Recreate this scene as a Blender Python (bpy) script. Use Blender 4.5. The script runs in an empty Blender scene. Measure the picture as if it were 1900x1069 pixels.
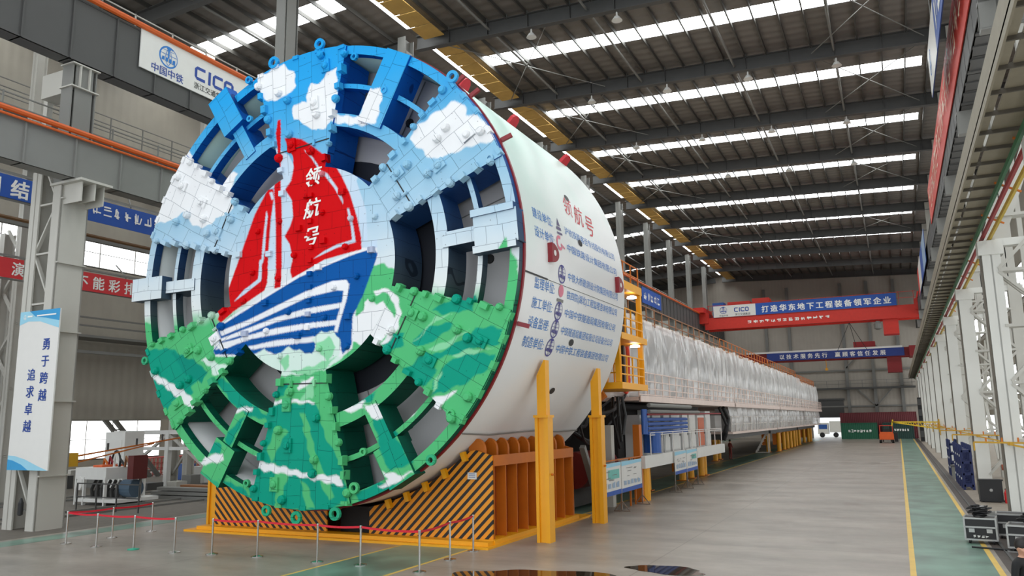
import bpy, bmesh, math, random
import numpy as np
from mathutils import Vector, Matrix

random.seed(7)
SC = bpy.context.scene
COL = SC.collection
PI = math.pi

# ------------------------------------------------------------------ camera
EYE = 3.6
FPX, YAW, PITCH, ROLL = 1460.9, math.radians(25.7068), math.radians(9.6686), math.radians(-0.8907)
cam = bpy.data.cameras.new('camera')
cam.sensor_fit = 'HORIZONTAL'
cam.sensor_width = 36.0
cam.lens = FPX * 36.0 / 1900.0
cam.clip_start, cam.clip_end = 0.1, 600
camo = bpy.data.objects.new('camera', cam)
COL.objects.link(camo)
_f = Vector((-math.sin(YAW) * math.cos(PITCH), math.cos(YAW) * math.cos(PITCH), math.sin(PITCH)))
_r = Vector((math.cos(YAW), math.sin(YAW), 0))
_u = _r.cross(_f)
_r2 = math.cos(ROLL) * _r + math.sin(ROLL) * _u
_u2 = -math.sin(ROLL) * _r + math.cos(ROLL) * _u
camo.matrix_world = Matrix(((_r2.x, _u2.x, -_f.x, 0), (_r2.y, _u2.y, -_f.y, 0), (_r2.z, _u2.z, -_f.z, EYE), (0, 0, 0, 1)))
SC.camera = camo

# ------------------------------------------------------------------ light and exposure
SKYLIGHT_POWER = 13.0
WORLD_POWER = 2.0
SC.view_settings.view_transform = 'Standard'
SC.view_settings.look = 'None'
SC.view_settings.gamma = 1
SC.view_settings.exposure = 0.0
world = bpy.data.worlds.new('overcast_sky')
SC.world = world
world.use_nodes = True
_bg = world.node_tree.nodes['Background']
_bg.inputs[0].default_value = (0.90, 0.95, 1.0, 1)
_bg.inputs[1].default_value = WORLD_POWER

# ------------------------------------------------------------------ materials
def lin(c):
    return tuple(((v / 255.0) / 12.92 if v / 255.0 <= 0.04045 else ((v / 255.0 + 0.055) / 1.055) ** 2.4) for v in c)

MATS = {}
def mat(name, rgb, rough=0.55, metal=0.0, var=0.12, scale=3.0, alpha=1.0, spec=0.5, bump=0.0, bscale=20.0):
    """painted / metal / cloth surface with a procedural mottling of its colour"""
    if name in MATS:
        return MATS[name]
    m = bpy.data.materials.new(name)
    m.use_nodes = True
    nt = m.node_tree
    b = nt.nodes['Principled BSDF']
    c = lin(rgb)
    tc = nt.nodes.new('ShaderNodeTexCoord')
    nz = nt.nodes.new('ShaderNodeTexNoise')
    nz.inputs['Scale'].default_value = scale
    nz.inputs['Detail'].default_value = 5
    nt.links.new(tc.outputs['Object'], nz.inputs['Vector'])
    mix = nt.nodes.new('ShaderNodeMix')
    mix.data_type = 'RGBA'
    mix.inputs[6].default_value = (*[max(0, v * (1 - var)) for v in c], 1)
    mix.inputs[7].default_value = (*[min(1, v * (1 + var)) for v in c], 1)
    nt.links.new(nz.outputs['Fac'], mix.inputs[0])
    nt.links.new(mix.outputs[2], b.inputs['Base Color'])
    b.inputs['Roughness'].default_value = rough
    b.inputs['Metallic'].default_value = metal
    b.inputs['Specular IOR Level'].default_value = spec
    b.inputs['Alpha'].default_value = alpha
    if bump:
        n2 = nt.nodes.new('ShaderNodeTexNoise')
        n2.inputs['Scale'].default_value = bscale
        nt.links.new(tc.outputs['Object'], n2.inputs['Vector'])
        bp = nt.nodes.new('ShaderNodeBump')
        bp.inputs['Strength'].default_value = bump
        nt.links.new(n2.outputs['Fac'], bp.inputs['Height'])
        nt.links.new(bp.outputs[0], b.inputs['Normal'])
    MATS[name] = m
    return m

def emit(name, rgb, power):
    if name in MATS:
        return MATS[name]
    m = bpy.data.materials.new(name)
    m.use_nodes = True
    nt = m.node_tree
    nt.nodes.remove(nt.nodes['Principled BSDF'])
    e = nt.nodes.new('ShaderNodeEmission')
    e.inputs[0].default_value = (*lin(rgb), 1)
    e.inputs[1].default_value = power
    nt.links.new(e.outputs[0], nt.nodes['Material Output'].inputs[0])
    MATS[name] = m
    return m

def nodes_of(m):
    return m.node_tree, m.node_tree.nodes['Principled BSDF']

def mat_floor():
    m = mat('polished_concrete', (128, 124, 118), 0.34, var=0.0)
    nt, b = nodes_of(m)
    N, L = nt.nodes.new, nt.links.new
    tc = N('ShaderNodeTexCoord')
    n1 = N('ShaderNodeTexNoise'); n1.inputs['Scale'].default_value = 0.35; n1.inputs['Detail'].default_value = 8; n1.inputs['Roughness'].default_value = 0.7
    mp = N('ShaderNodeMapping'); mp.inputs['Scale'].default_value = (0.6, 1.5, 1)
    L(tc.outputs['Object'], mp.inputs[0]); L(mp.outputs[0], n1.inputs['Vector'])
    r = N('ShaderNodeValToRGB')
    r.color_ramp.elements[0].position = 0.3; r.color_ramp.elements[0].color = (*lin((122, 114, 105)), 1)
    r.color_ramp.elements[1].position = 0.72; r.color_ramp.elements[1].color = (*lin((166, 157, 146)), 1)
    L(n1.outputs['Fac'], r.inputs[0])
    br = N('ShaderNodeTexBrick'); br.offset = 0.0
    br.inputs['Scale'].default_value = 1.0; br.inputs['Brick Width'].default_value = 6.0; br.inputs['Row Height'].default_value = 6.0
    br.inputs['Mortar Size'].default_value = 0.02; br.inputs['Mortar Smooth'].default_value = 0.3
    br.inputs['Color1'].default_value = (1, 1, 1, 1); br.inputs['Color2'].default_value = (0.94, 0.94, 0.94, 1); br.inputs['Mortar'].default_value = (0.62, 0.6, 0.58, 1)
    L(tc.outputs['Object'], br.inputs['Vector'])
    mx = N('ShaderNodeMix'); mx.data_type = 'RGBA'; mx.blend_type = 'MULTIPLY'; mx.inputs[0].default_value = 1.0
    L(r.outputs[0], mx.inputs[6]); L(br.outputs[0], mx.inputs[7]); L(mx.outputs[2], b.inputs['Base Color'])
    n2 = N('ShaderNodeTexNoise'); n2.inputs['Scale'].default_value = 0.8; n2.inputs['Detail'].default_value = 6
    L(tc.outputs['Object'], n2.inputs['Vector'])
    mr = N('ShaderNodeMapRange'); mr.inputs['To Min'].default_value = 0.22; mr.inputs['To Max'].default_value = 0.5
    L(n2.outputs['Fac'], mr.inputs['Value']); L(mr.outputs[0], b.inputs['Roughness'])
    return m

def mat_green():
    m = mat('green_floor_paint', (98, 128, 114), 0.34, var=0.0)
    nt, b = nodes_of(m)
    N, L = nt.nodes.new, nt.links.new
    tc = N('ShaderNodeTexCoord'); n1 = N('ShaderNodeTexNoise'); n1.inputs['Scale'].default_value = 0.7; n1.inputs['Detail'].default_value = 9
    L(tc.outputs['Object'], n1.inputs['Vector'])
    r = N('ShaderNodeValToRGB')
    r.color_ramp.elements[0].position = 0.34; r.color_ramp.elements[0].color = (*lin((88, 110, 98)), 1)
    r.color_ramp.elements[1].position = 0.66; r.color_ramp.elements[1].color = (*lin((118, 152, 136)), 1)
    L(n1.outputs['Fac'], r.inputs[0]); L(r.outputs[0], b.inputs['Base Color'])
    return m

def mat_corrugated(name, rgb, period=0.3, axis='x', rough=0.6, depth=0.35):
    m = mat(name, rgb, rough, var=0.1, scale=0.8)
    nt, b = nodes_of(m)
    N, L = nt.nodes.new, nt.links.new
    tc = N('ShaderNodeTexCoord'); w = N('ShaderNodeTexWave')
    w.bands_direction = axis.upper(); w.inputs['Scale'].default_value = 2 * PI / period / 20.0; w.inputs['Distortion'].default_value = 0.0
    L(tc.outputs['Object'], w.inputs['Vector'])
    bp = N('ShaderNodeBump'); bp.inputs['Strength'].default_value = depth; bp.inputs['Distance'].default_value = 0.08
    L(w.outputs['Fac'], bp.inputs['Height']); L(bp.outputs[0], b.inputs['Normal'])
    return m

def mat_hazard():
    """amber and black warning stripes rising outwards from the middle of the cradle"""
    m = mat('hazard_stripes', (228, 150, 20), 0.5, var=0.0)
    nt, b = nodes_of(m)
    N, L = nt.nodes.new, nt.links.new
    tc = N('ShaderNodeTexCoord'); sx = N('ShaderNodeSeparateXYZ'); L(tc.outputs['Object'], sx.inputs[0])
    ab = N('ShaderNodeMath'); ab.operation = 'ABSOLUTE'; L(sx.outputs['X'], ab.inputs[0])
    ml = N('ShaderNodeMath'); ml.operation = 'MULTIPLY'; ml.inputs[1].default_value = -0.98; L(ab.outputs[0], ml.inputs[0])
    ad = N('ShaderNodeMath'); L(ml.outputs[0], ad.inputs[0]); L(sx.outputs['Z'], ad.inputs[1])
    dv = N('ShaderNodeMath'); dv.operation = 'DIVIDE'; dv.inputs[1].default_value = 0.285; L(ad.outputs[0], dv.inputs[0])
    fr = N('ShaderNodeMath'); fr.operation = 'FRACT'; L(dv.outputs[0], fr.inputs[0])
    gt = N('ShaderNodeMath'); gt.operation = 'GREATER_THAN'; gt.inputs[1].default_value = 0.46; L(fr.outputs[0], gt.inputs[0])
    mx = N('ShaderNodeMix'); mx.data_type = 'RGBA'
    mx.inputs[6].default_value = (*lin((24, 20, 16)), 1); mx.inputs[7].default_value = (*lin((232, 148, 18)), 1)
    L(gt.outputs[0], mx.inputs[0]); L(mx.outputs[2], b.inputs['Base Color'])
    return m

def mat_paint():
    """mural on the cutterhead: colour from the paint attribute, thin plate seams and bolt heads"""
    m = bpy.data.materials.new('mural_paint'); m.use_nodes = True
    nt, b = nodes_of(m); N, L = nt.nodes.new, nt.links.new
    at = N('ShaderNodeAttribute'); at.attribute_name = 'paint'
    tc = N('ShaderNodeTexCoord')
    mp = N('ShaderNodeMapping'); mp.inputs['Rotation'].default_value = (PI / 2, 0, 0)
    L(tc.outputs['Object'], mp.inputs[0])
    br = N('ShaderNodeTexBrick'); br.inputs['Scale'].default_value = 1.0
    br.inputs['Brick Width'].default_value = 0.74; br.inputs['Row Height'].default_value = 0.47; br.inputs['Mortar Size'].default_value = 0.007
    br.inputs['Mortar Smooth'].default_value = 0.4; br.offset = 0.37; br.squash = 0.6; br.squash_frequency = 3
    br.inputs['Color1'].default_value = (1, 1, 1, 1); br.inputs['Color2'].default_value = (0.96, 0.96, 0.96, 1); br.inputs['Mortar'].default_value = (0.36, 0.38, 0.42, 1)
    dz = N('ShaderNodeTexNoise'); dz.inputs['Scale'].default_value = 0.6; L(mp.outputs[0], dz.inputs['Vector'])
    va = N('ShaderNodeMix'); va.data_type = 'VECTOR'; va.inputs[0].default_value = 0.17
    L(mp.outputs[0], va.inputs[4]); L(dz.outputs['Color'], va.inputs[5]); L(va.outputs[1], br.inputs['Vector'])
    vo = N('ShaderNodeTexVoronoi'); vo.inputs['Scale'].default_value = 4.4; L(mp.outputs[0], vo.inputs['Vector'])
    lt = N('ShaderNodeMath'); lt.operation = 'GREATER_THAN'; lt.inputs[1].default_value = 0.085; L(vo.outputs['Distance'], lt.inputs[0])
    cl = N('ShaderNodeMapRange'); cl.inputs['To Min'].default_value = 0.55; L(lt.outputs[0], cl.inputs['Value'])
    mx = N('ShaderNodeMix'); mx.data_type = 'RGBA'; mx.blend_type = 'MULTIPLY'; mx.inputs[0].default_value = 1.0
    L(at.outputs['Color'], mx.inputs[6]); L(br.outputs[0], mx.inputs[7])
    m2 = N('ShaderNodeMix'); m2.data_type = 'RGBA'; m2.blend_type = 'MULTIPLY'; m2.inputs[0].default_value = 1.0
    L(mx.outputs[2], m2.inputs[6]); L(cl.outputs[0], m2.inputs[7]); L(m2.outputs[2], b.inputs['Base Color'])
    b.inputs['Roughness'].default_value = 0.5; b.inputs['Specular IOR Level'].default_value = 0.1
    bp = N('ShaderNodeBump'); bp.inputs['Strength'].default_value = 0.25; bp.inputs['Distance'].default_value = 0.02
    L(br.outputs['Color'], bp.inputs['Height']); L(bp.outputs[0], b.inputs['Normal'])
    return m

def mat_shield():
    """white shield shell, pale mint haze of paint towards the upper front"""
    m = mat('shield_white', (226, 228, 226), 0.35, var=0.03, scale=0.5)
    nt, b = nodes_of(m); N, L = nt.nodes.new, nt.links.new
    tc = N('ShaderNodeTexCoord'); sx = N('ShaderNodeSeparateXYZ'); L(tc.outputs['Object'], sx.inputs[0])
    nz = N('ShaderNodeTexNoise'); nz.inputs['Scale'].default_value = 0.45; nz.inputs['Detail'].default_value = 4; L(tc.outputs['Object'], nz.inputs['Vector'])
    a = N('ShaderNodeMath'); a.operation = 'MULTIPLY_ADD'; a.inputs[1].default_value = 4.0; L(nz.outputs['Fac'], a.inputs[0]); L(sx.outputs['Z'], a.inputs[2])
    s = N('ShaderNodeMath'); s.operation = 'MULTIPLY_ADD'; s.inputs[1].default_value = -0.35; L(sx.outputs['Y'], s.inputs[0]); L(a.outputs[0], s.inputs[2])
    mr = N('ShaderNodeMapRange'); mr.inputs['From Min'].default_value = 3.0; mr.inputs['From Max'].default_value = 7.5; L(s.outputs[0], mr.inputs['Value'])
    mx = N('ShaderNodeMix'); mx.data_type = 'RGBA'; mx.inputs[6].default_value = (*lin((230, 231, 230)), 1); mx.inputs[7].default_value = (*lin((190, 224, 212)), 1)
    L(mr.outputs[0], mx.inputs[0]); L(mx.outputs[2], b.inputs['Base Color'])
    return m

M_FLOOR, M_GREEN, M_HAZ, M_PAINT, M_SHIELD = mat_floor(), mat_green(), mat_hazard(), mat_paint(), mat_shield()
M_YEL = mat('amber_paint', (238, 166, 12), 0.42, var=0.06)
M_ORG = mat('amber_brown_paint', (196, 106, 14), 0.5, var=0.12)
M_LINE = mat('yellow_line_paint', (212, 176, 84), 0.5, var=0.18, scale=2)
M_STEEL = mat('grey_painted_steel', (122, 122, 118), 0.5, var=0.1, scale=0.7)
M_STEELD = mat('dark_grey_painted_steel', (74, 74, 73), 0.55, var=0.12, scale=0.5)
M_BEAM = mat('roof_beam_grey', (74, 74, 73), 0.55, var=0.1)
M_PURL = mat('purlin_grey', (70, 68, 64), 0.6, var=0.12)
M_LATT = mat('light_grey_column_paint', (188, 186, 178), 0.5, var=0.06, scale=0.8)
M_WHITE = mat('white_paint', (222, 222, 218), 0.45, var=0.05)
M_WHITEC = mat('white_column_paint', (214, 214, 208), 0.45, var=0.06, scale=0.7)
M_ROOF = mat_corrugated('roof_sheet_underside', (112, 106, 100), 0.9, 'y', 0.5, 0.6)
M_WALL = mat_corrugated('grey_wall_cladding', (172, 165, 154), 0.6, 'x', depth=0.15)
M_WALLY = mat_corrugated('side_wall_cladding', (166, 160, 147), 0.6, 'y', depth=0.2)
M_ORRAIL = mat('orange_conductor', (206, 92, 30), 0.5)
M_RED = mat('crane_red', (198, 40, 24), 0.45)
M_REDB = mat('banner_red', (204, 44, 50), 0.55, var=0.05)
M_REDO = mat('banner_orange_red', (216, 62, 44), 0.55, var=0.06)
M_BLUEB = mat('banner_blue', (24, 78, 166), 0.5, var=0.05)
M_WHITEB = mat('banner_white', (222, 221, 217), 0.5, var=0.03)
M_TXW = mat('white_lettering', (240, 240, 236), 0.5, var=0.0)
M_TXB = mat('blue_lettering', (34, 118, 196), 0.5, var=0.0)
M_TXN = mat('navy_lettering', (26, 66, 150), 0.5, var=0.0)
M_TXK = mat('black_lettering', (36, 36, 38), 0.5, var=0.0)
M_TXR = mat('red_lettering', (206, 30, 50), 0.5, var=0.0)
M_MAROON = mat('maroon_paint', (134, 22, 34), 0.4, var=0.08)
M_BLACK = mat('black_rubber', (22, 22, 24), 0.5, var=0.1)
M_CHROME = mat('brushed_steel', (190, 188, 184), 0.25, 1.0, var=0.05)
M_BELT = mat('red_belt', (206, 20, 44), 0.6, var=0.05)
M_DARKIN = mat('dark_interior', (40, 37, 36), 0.7, var=0.3)
M_BULK = mat('bulkhead_pale_grey', (186, 184, 184), 0.45, var=0.08, scale=0.7)
M_YPAN = mat('yellow_insulation', (184, 148, 78), 0.8, var=0.25, scale=1.2)
M_FILM = mat('clear_plastic_film', (242, 241, 240), 0.14, var=0.03, alpha=0.5, spec=1.0)
M_RAILW = mat('white_handrail', (222, 216, 210), 0.4, var=0.04)
M_BLUEP = mat('blue_pipe_paint', (36, 84, 160), 0.45)
M_NAVY = mat('navy_steel', (30, 42, 92), 0.5)
M_GREENC = mat_corrugated('green_container_paint', (24, 92, 66), 0.28, 'x')
M_MARC = mat_corrugated('maroon_container_paint', (112, 44, 50), 0.28, 'x')
M_SKIN = mat('skin', (196, 148, 122), 0.5, var=0.05)
M_SKYL = emit('daylight_panel', (246, 250, 250), SKYLIGHT_POWER)
M_LAMP = emit('lamp_glow', (255, 250, 240), 6.0)
M_GRIME = mat('dusty_ground', (104, 98, 90), 0.7, var=0.3, scale=2.5)
M_PUDDLE = mat('wet_concrete', (52, 44, 34), 0.03, var=0.15, spec=0.8)

# ------------------------------------------------------------------ mesh building
class MB:
    def __init__(self):
        self.v, self.f, self.mi = [], [], []
        self.nl = 0
    def quad(self, a, b, c, d, mi=0):
        n = len(self.v); self.v += [tuple(a), tuple(b), tuple(c), tuple(d)]; self.f.append((n, n + 1, n + 2, n + 3)); self.mi.append(mi); return self
    def box(self, x0, x1, y0, y1, z0, z1, mi=0):
        n = len(self.v)
        self.v += [(x0, y0, z0), (x1, y0, z0), (x1, y1, z0), (x0, y1, z0), (x0, y0, z1), (x1, y0, z1), (x1, y1, z1), (x0, y1, z1)]
        for q in ((0, 3, 2, 1), (4, 5, 6, 7), (0, 1, 5, 4), (1, 2, 6, 5), (2, 3, 7, 6), (3, 0, 4, 7)):
            self.f.append(tuple(n + i for i in q)); self.mi.append(mi)
        return self
    def bar(self, p, q, w, h=None, up=(0, 0, 1), mi=0):
        """rectangular bar from p to q"""
        h = w if h is None else h
        p, q = Vector(p), Vector(q); d = (q - p).normalized(); u = Vector(up)
        if abs(d.dot(u)) > 0.98: u = Vector((0, 1, 0)) if abs(d.y) < 0.9 else Vector((1, 0, 0))
        s = d.cross(u).normalized(); u = s.cross(d)
        n = len(self.v)
        for e in (p, q):
            for a, b in ((-1, -1), (1, -1), (1, 1), (-1, 1)):
                self.v.append(tuple(e + s * (a * w / 2) + u * (b * h / 2)))
        for f in ((3, 2, 1, 0), (4, 5, 6, 7), (0, 1, 5, 4), (1, 2, 6, 5), (2, 3, 7, 6), (3, 0, 4, 7)):
            self.f.append(tuple(n + i for i in f)); self.mi.append(mi)
        return self
    def tube(self, pts, r, n=8, cap=True, mi=0, radii=None):
        pts = [Vector(p) for p in pts]
        rings = []
        ref = None
        for i, p in enumerate(pts):
            d = (pts[min(i + 1, len(pts) - 1)] - pts[max(i - 1, 0)])
            d = d.normalized() if d.length > 1e-9 else Vector((0, 0, 1))
            if ref is None:
                ref = Vector((0, 0, 1)) if abs(d.z) < 0.9 else Vector((1, 0, 0))
            s = d.cross(ref)
            if s.length < 1e-3: s = d.cross(Vector((0, 1, 0.3)))
            s.normalize(); u = s.cross(d); ref = u
            rr = radii[i] if radii else r
            b = len(self.v); rings.append(b)
            for k in range(n):
                a = 2 * PI * k / n
                self.v.append(tuple(p + s * (rr * math.cos(a)) + u * (rr * math.sin(a))))
        for i in range(len(rings) - 1):
            for k in range(n):
                k2 = (k + 1) % n
                self.f.append((rings[i] + k, rings[i] + k2, rings[i + 1] + k2, rings[i + 1] + k)); self.mi.append(mi)
        if cap:
            self.f.append(tuple(rings[0] + k for k in reversed(range(n)))); self.mi.append(mi)
            self.f.append(tuple(rings[-1] + k for k in range(n))); self.mi.append(mi)
        return self
    def lathe(self, c, prof, n=24, axis='z', mi=0, hollow=False):
        """profile of (radius, height) turned about an axis through c"""
        c = Vector(c); rings = []
        for r, h in prof:
            b = len(self.v); rings.append(b)
            for k in range(n):
                a = 2 * PI * k / n; x, y = r * math.cos(a), r * math.sin(a)
                self.v.append(tuple(c + (Vector((x, y, h)) if axis == 'z' else Vector((x, h, y)) if axis == 'y' else Vector((h, x, y)))))
        for i in range(len(rings) - 1):
            for k in range(n):
                k2 = (k + 1) % n
                self.f.append((rings[i] + k, rings[i] + k2, rings[i + 1] + k2, rings[i + 1] + k)); self.mi.append(mi)
        if hollow:
            for k in range(n):
                k2 = (k + 1) % n
                self.f.append((rings[-1] + k, rings[-1] + k2, rings[0] + k2, rings[0] + k)); self.mi.append(mi)
            return self
        for b, rev in ((rings[0], True), (rings[-1], False)):
            self.f.append(tuple(b + k for k in (reversed(range(n)) if rev else range(n)))); self.mi.append(mi)
        return self
    def prism(self, poly, fn0, fn1, mi=0):
        """closed 2-D outline swept between two mappings to 3-D"""
        n = len(self.v); k = len(poly)
        self.v += [tuple(fn0(*p)) for p in poly] + [tuple(fn1(*p)) for p in poly]
        self.f.append(tuple(range(n, n + k))); self.mi.append(mi)
        self.f.append(tuple(reversed(range(n + k, n + 2 * k)))); self.mi.append(mi)
        for i in range(k):
            j = (i + 1) % k
            self.f.append((n + i, n + k + i, n + k + j, n + j)); self.mi.append(mi)
        return self
    def lift(self, fn):
        """lay each mark a hair above the last one"""
        self.nl += 1
        o0, ex, ey = Vector(fn(0, 0)), Vector(fn(.01, 0)), Vector(fn(0, .01))
        d = (ex - o0).cross(ey - o0).normalized() * (.0012 * self.nl)
        return lambda x, y: Vector(fn(x, y)) + d
    def stroke(self, pts, w, fn, mi=0):
        """flat ribbon along 2-D points, mapped to 3-D"""
        fn = self.lift(fn)
        P = [Vector((a, b)) for a, b in pts]
        L, Rr = [], []
        for i, p in enumerate(P):
            d = P[min(i + 1, len(P) - 1)] - P[max(i - 1, 0)]
            d = d.normalized() if d.length > 1e-9 else Vector((1, 0)); nrm = Vector((-d.y, d.x)) * (w / 2)
            L.append(p + nrm); Rr.append(p - nrm)
        for i in range(len(P) - 1):
            self.quad(fn(*Rr[i]), fn(*Rr[i + 1]), fn(*L[i + 1]), fn(*L[i]), mi)
        return self
    def poly(self, pts, fn, mi=0):
        fn = self.lift(fn); n = len(self.v); self.v += [tuple(fn(*p)) for p in pts]; self.f.append(tuple(range(n, n + len(pts)))); self.mi.append(mi); return self
    def text(self, body, size, fn, align='LEFT', bold=0.0, shear=0.0, mi=0, xs=1.0):
        V, F = glyphs(body, 0.0, shear)
        if not V: return self
        w = max(v[0] for v in V); off = 0 if align == 'LEFT' else (-w / 2 if align == 'CENTER' else -w)
        o0, ex, ey = Vector(fn(0, 0)), Vector(fn(.01, 0)), Vector(fn(0, .01))
        nrm = (ex - o0).cross(ey - o0).normalized()
        for q, (dx, dy) in enumerate(((0, 0),) if not bold else ((-bold, -bold * .6), (bold, -bold * .6), (-bold, bold * .6), (bold, bold * .6))):
            n = len(self.v)
            self.v += [tuple(Vector(fn((x + dx + off) * size * xs, (y + dy) * size)) + nrm * (.004 * q * size)) for x, y in V]
            for f in F: self.f.append(tuple(n + i for i in f)); self.mi.append(mi)
        return self
    def build(self, name, mats, parent=None, smooth=False, org=None):
        me = bpy.data.meshes.new(name)
        o_ = Vector(org) if org is not None else (ORG.get(parent.name) if parent is not None else None)
        vs = self.v if o_ is None else [(a - o_.x, b - o_.y, c - o_.z) for a, b, c in self.v]
        me.from_pydata(vs, [], self.f)
        mats = mats if isinstance(mats, (list, tuple)) else [mats]
        for m in mats: me.materials.append(m)
        if len(mats) > 1: me.polygons.foreach_set('material_index', self.mi)
        if smooth: me.polygons.foreach_set('use_smooth', [True] * len(me.polygons))
        me.update()
        o = bpy.data.objects.new(name, me); COL.objects.link(o)
        if parent is not None:
            o.parent = parent
            ORG[o.name] = ORG[parent.name]
        else:
            if o_ is not None: o.location = o_
            ORG[o.name] = o_ if o_ is not None else Vector((0, 0, 0))
        return o
ORG = {}
_GL = {}
def glyphs(body, bold=0.0, shear=0.0):
    key = (body, bold, shear)
    if key in _GL: return _GL[key]
    cu = bpy.data.curves.new('t', 'FONT'); cu.body = body; cu.size = 1.0; cu.resolution_u = 2; cu.offset = bold; cu.shear = shear
    ob = bpy.data.objects.new('t', cu); COL.objects.link(ob)
    dg = bpy.context.evaluated_depsgraph_get()
    me = bpy.data.meshes.new_from_object(ob.evaluated_get(dg))
    V = [(v.co.x, v.co.y) for v in me.vertices]; F = [tuple(p.vertices) for p in me.polygons]
    bpy.data.objects.remove(ob); bpy.data.curves.remove(cu); bpy.data.meshes.remove(me)
    _GL[key] = (V, F); return _GL[key]

def empty(name, loc, label=None, cat=None, group=None):
    o = bpy.data.objects.new(name, None); COL.objects.link(o); o.location = loc
    o.empty_display_size = 0.2
    ORG[o.name] = Vector(loc)
    return tag(o, label, cat, group)
def tag(o, label=None, cat=None, group=None, kind=None):
    if label: o['label'] = label
    if cat: o['category'] = cat
    if group: o['group'] = group
    if kind: o['kind'] = kind
    return o
def struct(o, label=None, cat=None):
    o['kind'] = 'structure'
    if label: o['label'] = label
    if cat: o['category'] = cat
    return o
def copy_tree(root, loc, label=None, group=None, rz=None):
    r = root.copy(); COL.objects.link(r); r.location = loc
    if rz is not None: r.rotation_euler = (0, 0, rz)
    if label: r['label'] = label
    if group: r['group'] = group
    for ch in list(root.children):
        c = ch.copy(); COL.objects.link(c); c.parent = r
        for g in list(ch.children):
            d = g.copy(); COL.objects.link(d); d.parent = c
    return r
def arc(cx, cy, r, a0, a1, n=16):
    return [(cx + r * math.cos(math.radians(a0 + (a1 - a0) * i / n)), cy + r * math.sin(math.radians(a0 + (a1 - a0) * i / n))) for i in range(n + 1)]
def globe_mark(mb, cx, cy, r, fn, mi=0):
    """round railway-works mark: crescent ring, meridians and a rail section across it"""
    mb.stroke(arc(cx, cy, r * 0.93, 60, 330, 28), r * 0.15, fn, mi); mb.stroke(arc(cx, cy, r * 0.96, -28, 62, 12), r * 0.07, fn, mi)
    mb.stroke(arc(cx + 1.0 * r, cy, r * 1.3, 142, 218, 10), r * 0.05, fn, mi); mb.stroke(arc(cx - 1.0 * r, cy, r * 1.3, -38, 38, 10), r * 0.05, fn, mi)
    mb.stroke([(cx - .85 * r, cy + .2 * r), (cx + .85 * r, cy + .2 * r)], r * 0.05, fn, mi); mb.stroke([(cx - .6 * r, cy + .58 * r), (cx + .6 * r, cy + .58 * r)], r * 0.04, fn, mi)
    mb.poly([(cx - .22 * r, cy + .86 * r), (cx + .22 * r, cy + .86 * r), (cx + .22 * r, cy + .72 * r), (cx + .08 * r, cy + .66 * r), (cx + .08 * r, cy - .1 * r), (cx - .08 * r, cy - .1 * r), (cx - .08 * r, cy + .66 * r), (cx - .22 * r, cy + .72 * r)], fn, mi)
    for k in range(4):
        x0 = cx - .72 * r + k * .38 * r; mb.poly([(x0, cy - .42 * r - .03 * r * k), (x0 + .3 * r, cy - .42 * r - .03 * r * k), (x0 + .3 * r, cy - .08 * r), (x0 + .04 * r, cy - .1 * r)], fn, mi)
def plane(o, ux, uy, lift=0.0):
    o, ux, uy = Vector(o), Vector(ux), Vector(uy); n = ux.cross(uy).normalized() * lift
    return lambda x, y: o + ux * x + uy * y + n
def sign(name, label, cat, o, ux, uy, w, h, bg, items, group=None, thick=0.05, bgmats=None):
    """board with lower-left corner o, lettering as its own child meshes; items: (text, x, y, size, material, opts)"""
    e = empty(name, o, label, cat, group)
    f0, f1 = plane(o, ux, uy, 0), plane(o, ux, uy, -thick)
    MB().prism([(0, 0), (w, 0), (w, h), (0, h)], f0, f1).build('panel', bg, e)
    fn = plane(o, ux, uy, 0.006)
    for it in items:
        if it[0] == 'rect':
            _, x0, y0, x1, y1, m = it
            MB().poly([(x0, y0), (x1, y0), (x1, y1), (x0, y1)], plane(o, ux, uy, 0.003)).build('colour_field', m, e)
        elif it[0] == 'poly':
            MB().poly(it[1], plane(o, ux, uy, 0.004)).build('colour_field', it[2], e)
        elif it[0] == 'poly2':
            MB().poly(it[1], plane(o, ux, uy, 0.007)).build('colour_field', it[2], e)
        elif it[0] == 'globe':
            mb = MB(); globe_mark(mb, it[1], it[2], it[3], fn); mb.build('emblem', it[4], e)
        else:
            t, x, y, s, m = it[:5]; opt = it[5] if len(it) > 5 else {}
            mb = MB(); mb.text(t, s, plane(Vector(o) + Vector(ux) * x + Vector(uy) * y, ux, uy, 0.006), **opt); mb.build('lettering', m, e)
    return e

# ================================================================== THE HALL
XL, XR, YF, YB = -58.0, 11.0, -4.0, 150.0
BAY = 11.7
RAFT = [42.9 + BAY * k for k in range(-4, 10)]
def zc(x):
    return 30.15 - (x + 27.5) * 0.048 if x >= -28 else 30.15 - (-28 - x) * 0.05

struct(MB().box(XL, XR, YF - 6, YB, -0.3, 0.0).build('floor', M_FLOOR))
# green walkways with yellow borders, rail strip, dusty service strips
n_trim = [0]
def trim(x0, x1, y0, y1, m, z=0.004, z0=0.0):
    n_trim[0] += 1
    return struct(MB().box(x0, x1, y0, y1, z0, z).build('trim_%d' % n_trim[0], m))
trim(0.06, 1.76, 4, 146, M_GREEN)
trim(-0.07, 0.06, 4, 146, M_LINE, 0.005)
trim(1.76, 1.89, 4, 146, M_LINE, 0.005)
trim(2.0, 2.55, 4, 146, mat('rail_strip_concrete', (68, 59, 54), 0.6, var=0.25, scale=4))
trim(2.22, 2.29, 4, 146, M_STEELD, 0.03)
trim(2.55, 10.9, 4, 148, mat('pale_dusty_ground', (142, 132, 119), 0.65, var=0.25, scale=2.0), 0.004)
trim(-13.75, -11.5, 4, 146, M_GREEN)
trim(-13.85, -13.75, 4, 146, M_LINE, 0.005)
trim(-11.5, -11.4, 4, 146, M_LINE, 0.005)
trim(-26.6, -25.5, 4, 146, M_GREEN)
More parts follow.
